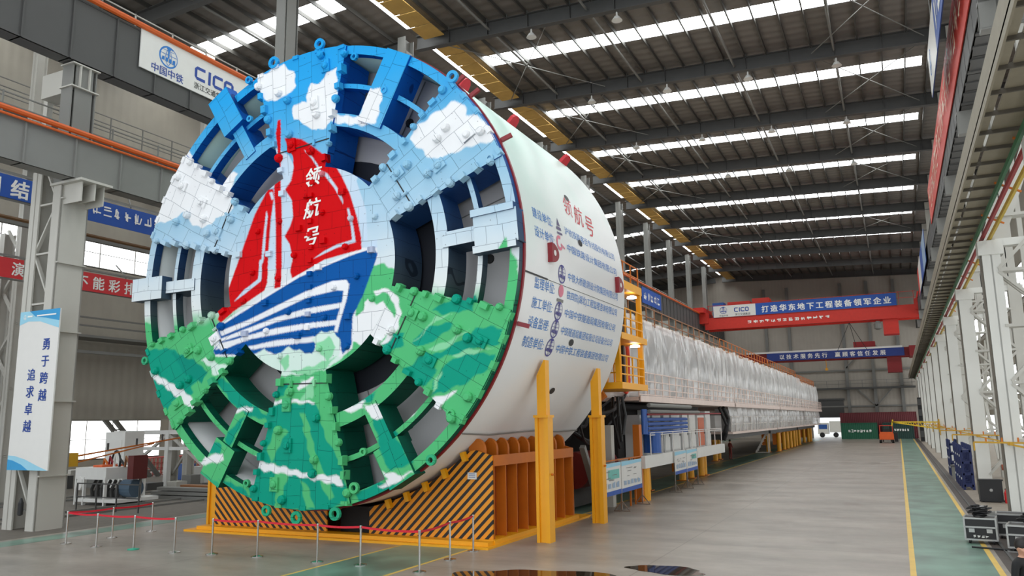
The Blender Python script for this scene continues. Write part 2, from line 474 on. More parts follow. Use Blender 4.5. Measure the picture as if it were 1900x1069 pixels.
trim(-57.9, -27.0, 4, 148, M_GRIME, 0.004)
for x in (-31.4, -33.0, -38.2, -39.8):
    trim(x, x + 0.1, 6, 146, M_STEEL, 0.09)

def wall_panel(mb, fn, w, h, holes):
    """rectangle with rectangular openings, cut into a grid of quads"""
    xs = sorted({0, w, *[a for q in holes for a in (q[0], q[2])]}); zs = sorted({0, h, *[a for q in holes for a in (q[1], q[3])]})
    for i in range(len(xs) - 1):
        for j in range(len(zs) - 1):
            cx, cz = (xs[i] + xs[i + 1]) / 2, (zs[j] + zs[j + 1]) / 2
            if any(q[0] < cx < q[2] and q[1] < cz < q[3] for q in holes): continue
            mb.quad(fn(xs[i], zs[j]), fn(xs[i + 1], zs[j]), fn(xs[i + 1], zs[j + 1]), fn(xs[i], zs[j + 1]))
GATE = (-13.7 - XL, 0.0, -8.5 - XL, 3.5)
mb = MB(); wall_panel(mb, lambda x, z: (XL + x, YB, z), XR - XL, 31, [GATE]); struct(mb.build('wall_far', M_WALL))
# left wall: bright openings low down and a clerestory band
low = [(y - YF, 1.2, y + 9.4 - YF, 4.25) for y in (16.6, 28.3, 40.0, 51.7, 63.4)]
high = [(y - YF, 13.9, y + 10.6 - YF, 15.8) for y in (7.6, 19.3, 31.0, 42.7, 54.4, 66.1)]
mb = MB(); wall_panel(mb, lambda y, z: (XL, YF + y, z), YB - YF, 31, low); struct(mb.build('wall_left', M_WALLY))
XM = -46.0          # upper cladding wall above the open passage to the outer aisle
mb = MB(); wall_panel(mb, lambda y, z: (XM, YF + y, z), YB - YF, 31, [(0, 0, YB - YF, 4.15)] + high); struct(mb.build('wall_middle', M_WALLY))
rlow = [(RAFT[j] + 0.7 - YF, 0.9, RAFT[j] + 11.0 - YF, 3.6) for j in range(1, 13)]
rmid = [(RAFT[j] + 0.7 - YF, 5.6, RAFT[j] + 11.0 - YF, 8.6) for j in range(1, 13)]
rhi = [(RAFT[j] + 0.7 - YF, 14.0, RAFT[j] + 11.0 - YF, 17.0) for j in range(1, 13)]
mb = MB(); wall_panel(mb, lambda y, z: (XR, YF + y, z), YB - YF, 31, rlow + rmid + rhi); struct(mb.build('wall_right', M_WALLY))
M_GLASS = emit('daylit_glazing', (244, 248, 250), 4.0)
nw = [0]
def glazing(fn, hole, m, bars=4):
    nw[0] += 1
    w0, z0, w1, z1 = hole
    o = MB().quad(fn(w0, z0), fn(w1, z0), fn(w1, z1), fn(w0, z1)).build('window_%d' % nw[0], m)
    struct(o)
    mb = MB()
    for i in range(bars + 1):
        a = w0 + (w1 - w0) * i / bars
        mb.bar(fn(a, z0), fn(a, z1), 0.07)
    mb.bar(fn(w0, z0), fn(w1, z0), 0.1); mb.bar(fn(w0, z1), fn(w1, z1), 0.1); mb.bar(fn(w0, (z0 + z1) / 2), fn(w1, (z0 + z1) / 2), 0.05)
    mb.build('window_frame', M_LATT, o)
for q in low: glazing(lambda y, z: (XL - 0.05, YF + y, z), q, M_GLASS)
for q in high: glazing(lambda y, z: (XM - 0.05, YF + y, z), q, M_GLASS)
for q in rlow + rmid + rhi: glazing(lambda y, z: (XR + 0.05, YF + y, z), q, M_GLASS)

# roof sheets with daylight strips
sky = []
for y in RAFT[:-1]:
    ym = y + BAY / 2
    if ym < 135: sky += [(-25.5, 3.7, ym - 0.85, ym + 0.85), (-56.5, -29.6, ym - 0.85, ym + 0.85)]
for j in range(3, 13): sky.append((-27.95, -27.25, RAFT[j] + 0.8, RAFT[j] + 10.9))
mb = MB()
xs = sorted({XL, XR, -28.0, *[a for q in sky for a in q[:2]]}); ys = sorted({YF, YB, *[a for q in sky for a in q[2:]]})
for i in range(len(xs) - 1):
    for j in range(len(ys) - 1):
        a, b, c, d = xs[i], xs[i + 1], ys[j], ys[j + 1]
        if any(q[0] < (a + b) / 2 < q[1] and q[2] < (c + d) / 2 < q[3] for q in sky): continue
        mb.quad((a, c, zc(a)), (a, d, zc(a)), (b, d, zc(b)), (b, c, zc(b)))
struct(mb.build('ceiling', M_ROOF))
for a, b, c, d in sky:
    nw[0] += 1
    struct(MB().quad((a, c, zc(a) + .03), (a, d, zc(a) + .03), (b, d, zc(b) + .03), (b, c, zc(b) + .03)).build('window_%d' % nw[0], M_SKYL))
# purlins along the hall
def purlin(x):
    z = zc(x)
    o = MB().box(x - .045, x + .045, YF, YB, z - .34, z - .06).build('roof_purlin', M_PURL); struct(o)
x = -26.6
while x < 10.8:
    purlin(x); x += 1.46
x = -29.4
while x > -57.5:
    purlin(x); x -= 1.46
for x in (-22.0, -15.2, -8.4, -1.8, -36.0, -44.0, -51.0):
    struct(MB().tube([(x, YF, zc(x) - .85), (x, YB, zc(x) - .85)], 0.085, 6).build('roof_tie_beam', M_STEEL))
# rafters
def ibeam(mb, p, q, depth, width, tf=0.05, tw=0.03):
    """I section, p..q is the underside line"""
    p, q = Vector(p), Vector(q); up = Vector((0, 0, 1))
    mb.bar(p + up * tf / 2, q + up * tf / 2, width, tf); mb.bar(p + up * (depth - tf / 2), q + up * (depth - tf / 2), width, tf)
    mb.bar(p + up * depth / 2, q + up * depth / 2, tw, depth - tf)
for y in RAFT:
    e = empty('roof_beam', (-12, y, 28)); struct(e)
    mb = MB(); ibeam(mb, (-27.6, y, zc(-27.6) - 1.3), (10.9, y, zc(10.9) - 1.3), 1.02, 0.42); ibeam(mb, (-28.8, y, zc(-28.8) - 1.3), (-57.9, y, zc(-57.9) - 1.3), 1.02, 0.42)
    mb.build('girder_web', M_BEAM, e)
    mb = MB()
    for k in range(13):
        xx = -25 + k * 2.9
        mb.box(xx - .02, xx + .02, y - .2, y + .2, zc(xx) - 1.28, zc(xx) - .3)
    mb.build('web_stiffener', M_BEAM, e)
    mb = MB()
    for k in range(26):   # short stubs carrying the purlins and pale thermal blocks
        xx = -26.6 + 1.46 * k
        mb.box(xx - .09, xx + .09, y - .12, y + .12, zc(xx) - .34, zc(xx) - .06)
    mb.build('purlin_cleat', M_STEEL, e)
# light rods bracing some of the bays
for j in (4, 5, 6, 7, 9):
    for x0, x1 in ((-26, -18), (-3.2, 3.6)):
        for s in (0, 1):
            a, b = (x0, x1) if s else (x1, x0)
            struct(MB().tube([(a, RAFT[j] + .3, zc(a) - .9), (b, RAFT[j + 1] - .3, zc(b) - .9)], 0.035, 5).build('roof_bracing_beam', M_STEEL))
# yellow insulated panels beside the column line
for j in range(2, 13):
    y0, y1 = RAFT[j] + .5, RAFT[j + 1] - .5
    e = MB()
    for k in range(6):
        a = y0 + (y1 - y0) * k / 6; b = y0 + (y1 - y0) * (k + .93) / 6
        e.box(-26.6, -25.1, a, b, zc(-25) - .86, zc(-25) - .8)
    struct(e.build('ceiling_panel', M_YPAN))
# high bay lamps under the rafters
lamp0 = None
for j, xs_ in ((4, (-19.0, -13.3)), (5, (-19.2, -13.3, -7.5, -1.7)), (6, (-19.2, -13.3, -7.5, -1.7)), (7, (-13.3, -7.5, -1.7))):
    for x in xs_:
        loc = (x, RAFT[j], zc(x) - 1.3 - .63)
        if lamp0 is None:
            lamp0 = empty('high_bay_lamp', loc, 'round high bay lamp hanging under the roof beams', 'ceiling lamp', 'high bay lamps under the roof beams')
            MB().lathe(loc, [(.05, .55), (.06, .3), (.16, .26), (.3, .05), (.33, 0)], 14).build('lamp_shade', M_WHITE, lamp0)
            MB().lathe((loc[0], loc[1], loc[2] + .01), [(.02, 0.0), (.3, .012)], 14).build('diffuser', M_WHITEB, lamp0)
            MB().tube([(loc[0], loc[1], loc[2] + .5), (loc[0], loc[1], loc[2] + .62)], .02, 6).build('stem', M_STEEL, lamp0)
        else:
            copy_tree(lamp0, loc)

# ------------------------------------------------------------------ columns
def hsec(mb, x0, x1, y0, y1, z0, z1, t=.04, axis='y'):
    """H section column: flanges at y0 and y1 (axis y) or x0 and x1"""
    if axis == 'y':
        mb.box(x0, x1, y0, y0 + t, z0, z1); mb.box(x0, x1, y1 - t, y1, z0, z1); mb.box((x0 + x1) / 2 - t / 2, (x0 + x1) / 2 + t / 2, y0, y1, z0, z1)
    else:
        mb.box(x0, x0 + t, y0, y1, z0, z1); mb.box(x1 - t, x1, y0, y1, z0, z1); mb.box(x0, x1, (y0 + y1) / 2 - t / 2, (y0 + y1) / 2 + t / 2, z0, z1)
def left_column():
    e = empty('column', (-28.3, 19.5, 0)); struct(e)
    Y0, Y1 = 18.75, 19.9
    mb = MB(); mb.box(-28.62, -28.12, Y0, Y0 + .06, 0, 13.0); mb.box(-28.62, -28.12, Y1 - .06, Y1, 0, 13.0); mb.box(-28.18, -28.12, Y0, Y1, 0, 13.0); mb.build('leg', M_LATT, e)
    mb = MB(); mb.box(-29.95, -29.4, Y0, Y0 + .06, 0, 13.6); mb.box(-29.95, -29.4, Y1 - .06, Y1, 0, 13.6); mb.box(-29.7, -29.64, Y0, Y1, 0, 13.6); mb.build('leg', M_LATT, e)
    for yy in (Y0 + .1, Y1 - .1):
        mb = MB(); z = 0.5; s = 1
        while z < 12.4:
            a, b = ((-29.5, -28.45) if s > 0 else (-28.45, -29.5))
            mb.bar((a, yy, z + 1.9), (b, yy, z + .1), .13, .07); z += 1.95; s = -s
            mb.bar((-29.5, yy, z), (-28.45, yy, z), .13, .07)
        mb.build('lacing', M_LATT, e)
    mb = MB(); 
    for z in (1.9, 4.6, 7.2, 9.8, 12.3): mb.box(-28.13, -28.0, Y0 - .02, Y1 + .02, z, z + .05)
    mb.build('stiffener_plate', M_LATT, e)
    # corbel under the lower runway girder
    mb = MB(); mb.box(-28.7, -26.9, Y0 - .1, Y1 + .1, 12.86, 12.95); mb.box(-28.7, -27.1, Y0 + .1, Y0 + .14, 12.1, 12.9); mb.box(-28.7, -27.1, Y1 - .14, Y1 - .1, 12.1, 12.9); mb.box(-27.9, -27.0, 19.3, 19.36, 12.2, 12.9)
    mb.build('bracket', M_LATT, e)
    # upper shaft
    mb = MB(); hsec(mb, -28.75, -28.12, Y0 + .05, Y1 - .05, 13.0, zc(-28.4) - .35, .05); mb.box(-28.2, -28.14, Y0 + .2, Y1 - .2, 13, 28.8); mb.build('upper_shaft', M_STEEL, e)
    mb = MB()
    for z in (16.9, 17.85): mb.box(-28.8, -28.02, Y0 - .02, Y1 + .02, z, z + .05)
    for yy in (19.1, 19.5): mb.box(-28.14, -28.03, yy - .02, yy + .02, 16.95, 17.85)
    mb.build('head_stiffener', M_LATT, e)
    mb = MB(); mb.bar((-28.6, 19.4, 15.0), (-30.6, 19.4, 12.0), .14); mb.bar((-28.75, 19.35, 17.35), (-30.3, 19.35, 17.35), .7, 1.0); mb.bar((-30.4, 19.4, 17.8), (-30.4, 19.4, 13.0), .24); mb.build('back_strut', M_LATT, e)
    return e
lc = left_column()
for k in range(1, 11): copy_tree(lc, (-28.3, 19.5 + BAY * k, 0))
# second line of light lattice columns beyond the side bay
def far_left_column():
    e = empty('column', (-41, 25.5, 0)); struct(e)
    mb = MB(); hsec(mb, -41.2, -40.8, 25.2, 25.8, 0, 29.6); mb.build('leg', M_LATT, e)
    mb = MB(); hsec(mb, -42.6, -42.2, 25.2, 25.8, 0, 14); mb.build('leg', M_LATT, e)
    mb = MB(); z = 0.6; s = 1
    while z < 13:
        a, b = ((-42.4, -41) if s > 0 else (-41, -42.4)); mb.bar((a, 25.5, z), (b, 25.5, z + 1.7), .13); z += 1.7; s = -s
    mb.build('lacing', M_LATT, e)
    return e
fc = far_left_column()
for k in range(-1, 6):
    if k: copy_tree(fc, (-41, 25.5 + BAY * k, 0))
# right row: white stepped columns
def right_column(y):
    e = empty('column', (3.4, y, 0)); struct(e)
    Y0, Y1 = y - .26, y + .26
    mb = MB(); hsec(mb, 3.05, 3.6, Y0, Y1, 0, 9.2, .05); mb.build('leg', M_WHITEC, e)
    mb = MB(); hsec(mb, 5.1, 5.6, Y0, Y1, 0, 9.6, .05); mb.build('leg', M_LATT, e)
    MB().box(3.0, 3.045, Y0 + .06, Y1 - .06, 0, 8.95).build('edge_shade_strip', mat('edge_shade_grey', (112, 106, 96), .6), e)  # added darker strip standing in for the shaded side of the flange
    mb = MB(); z = .9; s = 1
    while z < 8.6:
        a, b = ((3.5, 5.2) if s > 0 else (5.2, 3.5))
        for yy in (Y0 + .06, Y1 - .06):
            mb.bar((a, yy, z), (b, yy, z + 1.8), .16, .1); mb.bar((3.5, yy, z + 1.85), (5.2, yy, z + 1.85), .18, .1)
        z += 1.9; s = -s
    mb.build('lacing', M_LATT, e)
    mb = MB(); mb.box(2.95, 3.7, Y0 - .06, Y1 + .06, 9.0, 9.5); mb.box(3.5, 5.7, Y0 + .05, Y1 - .05, 9.3, 9.55); mb.build('cap', M_WHITEC, e)
    mb = MB(); mb.bar((3.5, y, 9.3), (5.1, y, 13.5), .4, .4); hsec(mb, 4.85, 5.5, Y0 + .1, Y1 - .1, 9.5, zc(5) - .4); mb.bar((5.9, y, 9.6), (5.9, y, 16), .2); mb.build('upper_shaft', M_LATT, e)
    mb = MB(); mb.box(3.85, 5.2, Y0, Y1, 18.2, 18.3); mb.box(3.85, 5.2, Y0, Y0 + .05, 17.2, 18.3); mb.box(3.85, 5.2, Y1 - .05, Y1, 17.2, 18.3); mb.box(3.85, 5.2, Y0, Y1, 17.15, 17.22); mb.box(4.4, 4.46, Y0, Y1, 17.2, 18.3); mb.build('bracket', M_STEEL, e)
    return e
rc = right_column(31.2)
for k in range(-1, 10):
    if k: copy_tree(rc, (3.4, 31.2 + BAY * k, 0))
for k in range(0, 10):   # braces between the white columns, up against the windows
    y = 31.2 + BAY * (k - 1)
    struct(MB().bar((6.2, y + .4, .4), (6.2, y + 11.3, 8.9), .2).bar((6.2, y + .4, 8.9), (6.2, y + 11.3, .4), .2).bar((6.2, y, 5.1), (6.2, y + BAY, 5.1), .22).build('wall_bracing_beam', M_LATT))
# steel lean-to framing and side racking rails near the right wall
for z in (4.4, 9.9, 13.2):
    struct(MB().bar((10.6, 4, z), (10.6, 148, z), .2, .3).build('wall_girt_beam', M_LATT))
for k in range(9):
    y = 25.35 + BAY * k
    struct(MB().bar((10.4, y, 0), (10.4, y, 14), .3).bar((10.4, y, 4), (6.4, y + 3, 9.4), .22).build('wall_post_column', M_LATT))

# ------------------------------------------------------------------ crane runway girders
def runway(name, x0, x1, zb, zt, y0=YF, y1=149.5, m=M_STEELD, step=1.95, face=1):
    e = empty(name, ((x0 + x1) / 2, 0, zb)); struct(e)
    mb = MB(); xm = x1 - .06 if face > 0 else x0 + .06
    mb.box(x0, x1, y0, y1, zt - .06, zt); mb.box(x0, x1, y0, y1, zb, zb + .06); mb.box(xm - .03, xm + .03, y0, y1, zb, zt); mb.build('girder_web', m, e)
    mb = MB(); y = y0 + 1.1
    while y < y1:
        mb.box(x0 + .02, x1 - .01 + (.05 if face > 0 else 0), y - .03, y + .03, zb, zt); y += step
    mb.build('web_stiffener', m, e)
    return e
ru = runway('crane_runway_beam', -28.75, -28.0, 17.95, 20.55)
MB().box(-28.6, -28.1, YF, 149, 20.56, 20.66).build('rail', M_STEEL, ru)
MB().tube([(-27.9, YF, 20.72), (-27.9, 149, 20.72)], .13, 8).build('conductor_bar', M_ORRAIL, ru)
mb = MB(); y = YF
while y < 149:
    mb.bar((-28.9, y, 20.6), (-28.9, y, 21.7), .05); y += 2.0
for z in (21.1, 21.65): mb.bar((-28.9, YF, z), (-28.9, 149, z), .05)
mb.build('handrail', M_LATT, ru)
rl = runway('crane_runway_beam', -27.9, -27.2, 12.95, 14.6, m=M_STEEL)
MB().tube([(-27.1, YF, 14.72), (-27.1, 149, 14.72)], .11, 8).build('conductor_bar', M_ORRAIL, rl)
MB().tube([(-27.1, YF, 14.5), (-27.1, 149, 14.5)], .05, 8).build('conductor_bar', M_ORRAIL, rl)
mb = MB(); y = YF
while y < 149:
    mb.bar((-28.9, y, 14.6), (-28.9, y, 16.1), .05); y += 2.3
for z in (15.1, 15.6, 16.05): mb.bar((-28.9, YF, z), (-28.9, 149, z), .045)
mb.box(-30.2, -28.8, YF, 149, 14.5, 14.56); mb.build('handrail', M_STEEL, rl)
r2 = runway('crane_runway_beam', -39.9, -39.2, 17.2, 19.0); MB().tube([(-39.1, YF, 19.1), (-39.1, 149, 19.1)], .1, 6).build('conductor_bar', M_ORRAIL, r2)
r3 = empty('crane_runway_beam', (-39.3, 0, 13.8)); struct(r3); MB().box(-39.45, -39.15, YF, 149, 13.8, 13.98).build('girder_web', M_STEEL, r3); MB().tube([(-39.3, YF, 14.1), (-39.3, 149, 14.1)], .11, 6).build('conductor_bar', mat('rusty_conductor', (116, 84, 52), .6), r3)
rr = runway('crane_runway_beam', 3.95, 4.75, 18.3, 20.4, face=-1)
mb = MB(); y = YF
while y < 149:
    mb.box(4.0, 4.72, y, y + .25, 18.24, 18.3); y += 1.3
mb.build('soffit_rib', M_STEELD, rr)
MB().box(4.2, 4.5, YF, 149, 20.41, 20.55).build('rail', M_STEEL, rr)
rw = empty('crane_runway_beam', (2.5, 0, 9.9)); struct(rw)
M_SOFF = mat('beige_soffit', (142, 134, 116), 0.6, var=0.12)
MB().box(2.42, 3.0, YF, 149, 9.86, 9.92).build('soffit', M_SOFF, rw)
MB().box(2.1, 2.34, YF, 149, 9.86, 9.92).box(2.1, 2.14, YF, 149, 9.7, 10.4).build('edge_plate', M_SOFF, rw)
mb = MB(); y = YF
while y < 149:
    mb.box(2.12, 3.05, y, y + .05, 9.78, 9.88); y += 1.25
mb.build('soffit_rib', mat('soffit_rib_grey', (84, 78, 68), 0.6), rw)
for x, z, m, nm in ((2.98, 9.72, mat('green_conductor', (14, 100, 54), 0.5), 'conductor_bar'), (3.16, 9.66, mat('red_conductor', (158, 22, 30), 0.5), 'conductor_bar'), (3.36, 9.6, mat('yellow_conductor', (198, 168, 40), 0.5), 'conductor_bar')):
    MB().tube([(x, YF, z), (x, 149, z)], .075, 6).build(nm, m, rw)
mb = MB(); y = 1.0
while y < 149:
    mb.bar((2.9, y, 9.84), (3.5, y, 9.5), .05); y += 3.9
mb.build('hanger', M_ORG, rw)

# ================================================================== TUNNEL BORING MACHINE
X0, Y0, Z0, RS = -16.93, 19.8, 8.63, 7.65
# mural on the cutterhead, outlines in metres from the axis (across, up)
PAINT = [
  ('pale', [(0.98,3.44),(1.45,3.2),(2.03,2.94),(1.91,2.69),(2.31,1.68),(2.39,0.62),(2.75,0.68),(2.76,0.06),(2.08,0.44),(1.87,1.41),(1.46,2.54)]),
  ('W', [(-2.39,7.23),(-2.02,7.26),(-1.66,7.37),(-1.3,7.4),(-1.06,7.16),(-0.83,7.0),(-0.72,6.5),(-0.94,6.32),(-1.15,6.18),(-1.42,6.2),(-1.69,6.1),(-2.16,6.27),(-2.5,6.57),(-2.56,6.88)]),
  ('W', [(0.5,6.53),(0.66,6.71),(1.0,6.78),(1.05,5.84),(0.92,5.09),(0.64,4.72),(0.21,4.71),(-0.13,4.86),(-0.4,5.12),(-0.76,5.3),(-0.88,5.5),(-0.78,5.78),(-0.48,5.85),(-0.25,5.76),(-0.2,6.24),(-0.02,6.42),(0.33,6.36)]),
  ('W', [(-6.5,4.92),(-6.11,5.25),(-5.68,4.94),(-5.13,4.31),(-4.6,3.92),(-4.18,3.52),(-3.81,3.73),(-3.53,3.91),(-3.33,3.73),(-3.59,3.25),(-3.28,2.77),(-3.36,2.49),(-3.82,2.25),(-4.2,2.27),(-4.38,2.03),(-4.86,1.98),(-5.32,2.15),(-5.57,2.44),(-5.63,2.68),(-5.91,2.64),(-6.31,2.42),(-7.25,2.43),(-7.47,2.57),(-7.19,3.0),(-6.65,4.16)]),
  ('W', [(3.96,3.74),(4.04,3.96),(4.2,4.14),(4.44,4.22),(4.69,4.4),(5.0,4.46),(5.44,4.68),(5.71,4.64),(5.91,4.43),(5.97,4.16),(6.23,4.11),(6.47,3.98),(6.68,3.77),(6.82,3.57),(7.03,3.28),(6.82,3.16),(6.4,3.16),(6.0,3.13),(5.76,3.05),(5.53,3.05),(5.19,2.97),(4.79,2.95),(4.56,3.11),(4.4,3.28),(4.13,3.47)]),
  ('W', [(2.31,5.78),(2.92,5.6),(2.67,4.51),(2.1,4.55),(0.8,4.88),(0.81,5.2),(2.0,4.86)]),
  ('lg', [(1.76,-1.23),(2.36,-0.11),(3.01,-0.15),(3.57,-0.46),(4.54,-1.17),(5.82,-1.49),(6.27,-1.48),(6.54,-0.98),(6.8,-0.85),(7.25,0.21),(7.58,-0.69),(7.59,-1.7),(7.03,-3.03),(6.51,-4.07),(5.63,-5.26),(4.19,-6.47),(2.69,-7.19),(1.71,-7.61),(0.07,-7.83),(-2.16,-7.41),(-4.11,-6.59),(-6.01,-4.97),(-7.54,-2.26),(-7.75,-1.26),(-6.58,-1.3),(-5.22,-1.66),(-4.07,-1.62),(-3.43,-1.83),(-3.88,-2.54),(-2.41,-2.75),(-0.99,-3.3),(0.55,-3.37),(1.35,-3.03),(1.69,-2.58),(1.67,-1.73)]),
  ('teal', [(4.76,-1.72),(5.18,-1.52),(6.13,-1.37),(6.16,-1.83),(5.52,-1.83),(5.18,-1.88)]),
  ('teal', [(4.06,-2.7),(4.27,-2.41),(4.48,-2.25),(4.97,-2.16),(5.45,-2.13),(5.31,-2.39),(4.9,-2.57),(4.49,-2.79)]),
  ('teal', [(3.78,-3.47),(4.07,-3.3),(4.35,-3.08),(5.04,-3.0),(5.45,-2.78),(5.85,-2.63),(6.25,-2.36),(6.71,-2.33),(7.1,-2.42),(6.96,-2.87),(6.25,-2.88),(5.45,-3.13),(5.18,-3.06),(4.63,-3.33)]),
  ('teal', [(5.45,-3.19),(6.11,-3.05),(6.83,-3.14),(6.76,-3.43),(6.3,-3.69),(5.84,-3.93),(5.24,-4.11),(4.63,-4.24),(4.8,-3.81),(5.04,-3.52)]),
  ('teal', [(3.85,-3.35),(4.42,-3.2),(4.9,-3.46),(4.77,-3.75),(4.49,-3.97),(4.14,-3.9),(3.93,-3.6)]),
  ('teal', [(2.94,-2.64),(3.34,-2.42),(3.77,-2.32),(3.74,-2.69),(3.27,-2.9)]),
  ('teal', [(-7.46,-2.26),(-6.03,-2.27),(-4.81,-2.82),(-4.49,-3.39),(-4.95,-3.65),(-4.73,-4.07),(-5.64,-4.67),(-6.15,-4.45),(-6.59,-3.95),(-7.07,-3.15)]),
  ('dteal', [(-6.02,-2.41),(-4.82,-2.75),(-4.22,-3.19),(-4.48,-3.53),(-5.27,-3.22)]),
  ('lg', [(-5.79,-4.11),(-5.11,-4.06),(-4.47,-3.66),(-3.83,-3.48),(-4.44,-4.14),(-5.25,-4.67),(-5.32,-5.08),(-5.9,-5.15),(-6.14,-4.59)]),
  ('teal', [(-1.47,-4.35),(0.52,-4.36),(0.86,-5.33),(1.51,-6.18),(1.83,-7.25),(1.09,-7.62),(-0.33,-7.61),(-2.16,-7.48),(-2.2,-6.72),(-1.91,-5.83),(-1.6,-5.06)]),
  ('lg', [(-0.12,-4.63),(0.13,-4.7),(0.57,-5.94),(1.3,-7.14),(1.08,-7.3),(0.33,-6.07)]),
  ('lg', [(-1.13,-6.2),(-0.46,-6.45),(-0.68,-6.94),(-0.82,-7.56),(-0.98,-7.57)]),
  ('lg', [(-0.04,-6.69),(0.29,-6.92),(0.54,-7.52),(0.23,-7.59)]),
  ('lg', [(-1.09,-5.06),(-0.59,-5.2),(-0.9,-5.64),(-1.21,-6.2),(-1.44,-5.83)]),
  ('teal', [(-1.16,-3.64),(-0.65,-3.73),(-0.8,-4.11),(-1.22,-4.06)]),
  ('mint', [(-0.16,-3.62),(0.49,-3.64),(0.35,-4.2),(-0.13,-4.25),(0.1,-3.88)]),
  ('teal', [(-3.92,-3.48),(-3.55,-3.42),(-1.62,-4.67),(-1.27,-4.87),(-2.31,-4.72),(-3.04,-4.31)]),
  ('teal', [(-3.54,-3.7),(-3.08,-3.71),(-2.9,-3.78),(-3.25,-3.91)]),
  ('teal', [(-3.09,-5.11),(-2.4,-4.66),(-3.05,-5.7),(-3.34,-5.43)]),
  ('teal', [(-4.13,-5.83),(-3.88,-5.43),(-3.32,-5.63),(-3.48,-5.96)]),
  ('teal', [(2.64,-4.87),(3.08,-4.87),(3.95,-5.93),(4.09,-6.16),(3.39,-6.4),(3.02,-5.94)]),
  ('teal', [(1.26,-4.29),(2.33,-4.19),(2.77,-4.03),(2.56,-4.32),(1.58,-4.6)]),
  ('teal', [(2.02,-7.12),(2.75,-6.76),(3.81,-6.62),(3.11,-7.1),(2.25,-7.35)]),
  ('teal', [(-3.44,-6.74),(-2.36,-7.04),(-2.17,-7.35),(-2.97,-7.12)]),
  ('W', [(-7.03,-3.04),(-6.66,-3.16),(-5.93,-3.51),(-5.32,-3.78),(-4.82,-4.1),(-4.7,-4.41),(-4.99,-4.41),(-5.5,-4.05),(-6.22,-3.61),(-7.01,-3.29)]),
  ('W', [(-4.21,-6.03),(-3.31,-5.89),(-3.2,-6.15),(-4.38,-6.3)]),
  ('W', [(-4.87,-5.97),(-4.58,-6.1),(-4.19,-6.33),(-4.47,-6.36)]),
  ('W', [(-2.95,-4.45),(-2.15,-4.4),(-2.15,-4.52),(-2.94,-4.57)]),
  ('W', [(-2.15,-6.02),(-1.55,-6.17),(-0.71,-6.32),(0.35,-6.53),(1.59,-6.57),(1.6,-6.87),(0.59,-6.71),(-0.53,-6.54),(-1.53,-6.46),(-2.23,-6.21)]),
  ('W', [(-1.22,-4.23),(-0.46,-4.2),(0.51,-4.3),(0.44,-4.36),(-0.46,-4.32),(-1.21,-4.34)]),
  ('W', [(-0.31,-3.87),(0.24,-3.5),(0.41,-3.51),(0.17,-3.75),(-0.23,-3.96)]),
  ('W', [(2.34,-4.44),(2.93,-4.45),(3.15,-4.87),(2.57,-4.86)]),
  ('W', [(1.43,-4.54),(2.33,-4.32),(2.26,-4.56),(1.66,-4.67)]),
  ('W', [(3.03,-6.4),(3.81,-6.51),(4.3,-6.33),(3.32,-6.86),(2.82,-6.87),(3.32,-6.63)]),
  ('W', [(3.65,-4.82),(4.15,-4.42),(4.22,-4.51),(3.8,-4.88)]),
  ('W', [(4.7,-4.33),(5.04,-4.25),(5.61,-4.12),(5.31,-4.35),(4.94,-4.57),(4.77,-4.48)]),
  ('mint', [(4.06,-2.7),(4.9,-1.92),(5.45,-1.9),(4.9,-2.04),(4.34,-2.48)]),
  ('mint', [(4.63,-2.85),(5.45,-2.61),(5.99,-2.35),(5.45,-2.78),(4.9,-2.99)]),
  ('mint', [(5.45,-3.13),(5.85,-2.95),(6.83,-2.95),(6.38,-3.02),(5.78,-3.15)]),
  ('mint', [(4.7,-4.21),(4.9,-3.69),(5.11,-3.53),(4.9,-4.04)]),
  ('W', [(1.55,-1.93),(1.9,-1.7),(2.32,-1.54),(2.27,-1.28),(2.54,-1.18),(2.75,-1.38),(3.03,-1.34),(3.26,-1.67),(3.49,-1.91),(3.37,-2.24),(2.97,-2.52),(2.6,-2.82),(2.22,-2.6),(1.84,-2.48),(1.6,-2.25)]),
  ('W', [(2.61,-0.99),(2.95,-0.88),(3.32,-1.02),(3.58,-1.33),(3.66,-1.7),(3.56,-2.19),(3.34,-2.42),(3.05,-2.65),(2.86,-2.7),(3.34,-2.23),(3.46,-1.81),(3.44,-1.44),(3.21,-1.14),(2.95,-1.02),(2.73,-1.1)]),
  ('foam', [(-2.42,-2.74),(-2.16,-2.62),(-1.03,-2.75),(0.06,-2.8),(0.37,-2.5),(0.68,-2.13),(1.16,-2.09),(1.48,-2.43),(1.53,-2.88),(1.27,-3.15),(0.88,-3.29),(0.48,-3.37),(-0.08,-3.44),(-1.17,-3.43),(-1.26,-3.26),(-1.69,-3.18),(-2.14,-2.99)]),
  ('foam', [(-4.53,-2.78),(-4.26,-2.65),(-3.87,-2.88),(-3.3,-3.01),(-3.65,-3.3),(-4.03,-3.28),(-4.04,-3.01)]),
  ('lg', [(-3.88,-2.67),(-2.78,-2.66),(-2.95,-2.85),(-3.58,-2.96)]),
  ('S', [(-3.9,-1.7),(-3.81,-1.57),(-1.73,-0.72),(-0.29,-0.11),(0.78,0.08),(1.72,0.35),(2.2,0.46),(2.74,0.4),(2.8,0.13),(2.45,-0.47),(2.0,-1.39),(1.88,-2.71),(1.5,-2.94),(-3.97,-2.67),(-3.97,-1.97)]),
  ('navy', [(-3.8,-1.67),(-1.72,-0.81),(-0.29,-0.24),(1.72,0.25),(2.35,0.36),(2.66,0.33),(2.78,0.2),(2.7,-0.02),(2.23,-1.09),(1.86,-1.7),(1.84,-2.58),(1.5,-2.87),(1.32,-2.3),(0.3,-2.81),(-0.86,-2.76),(-1.2,-2.74),(-1.73,-2.55),(-2.16,-2.69),(-2.69,-2.66),(-3.93,-2.6),(-3.99,-2.46),(-3.72,-2.2),(-3.84,-1.91)]),
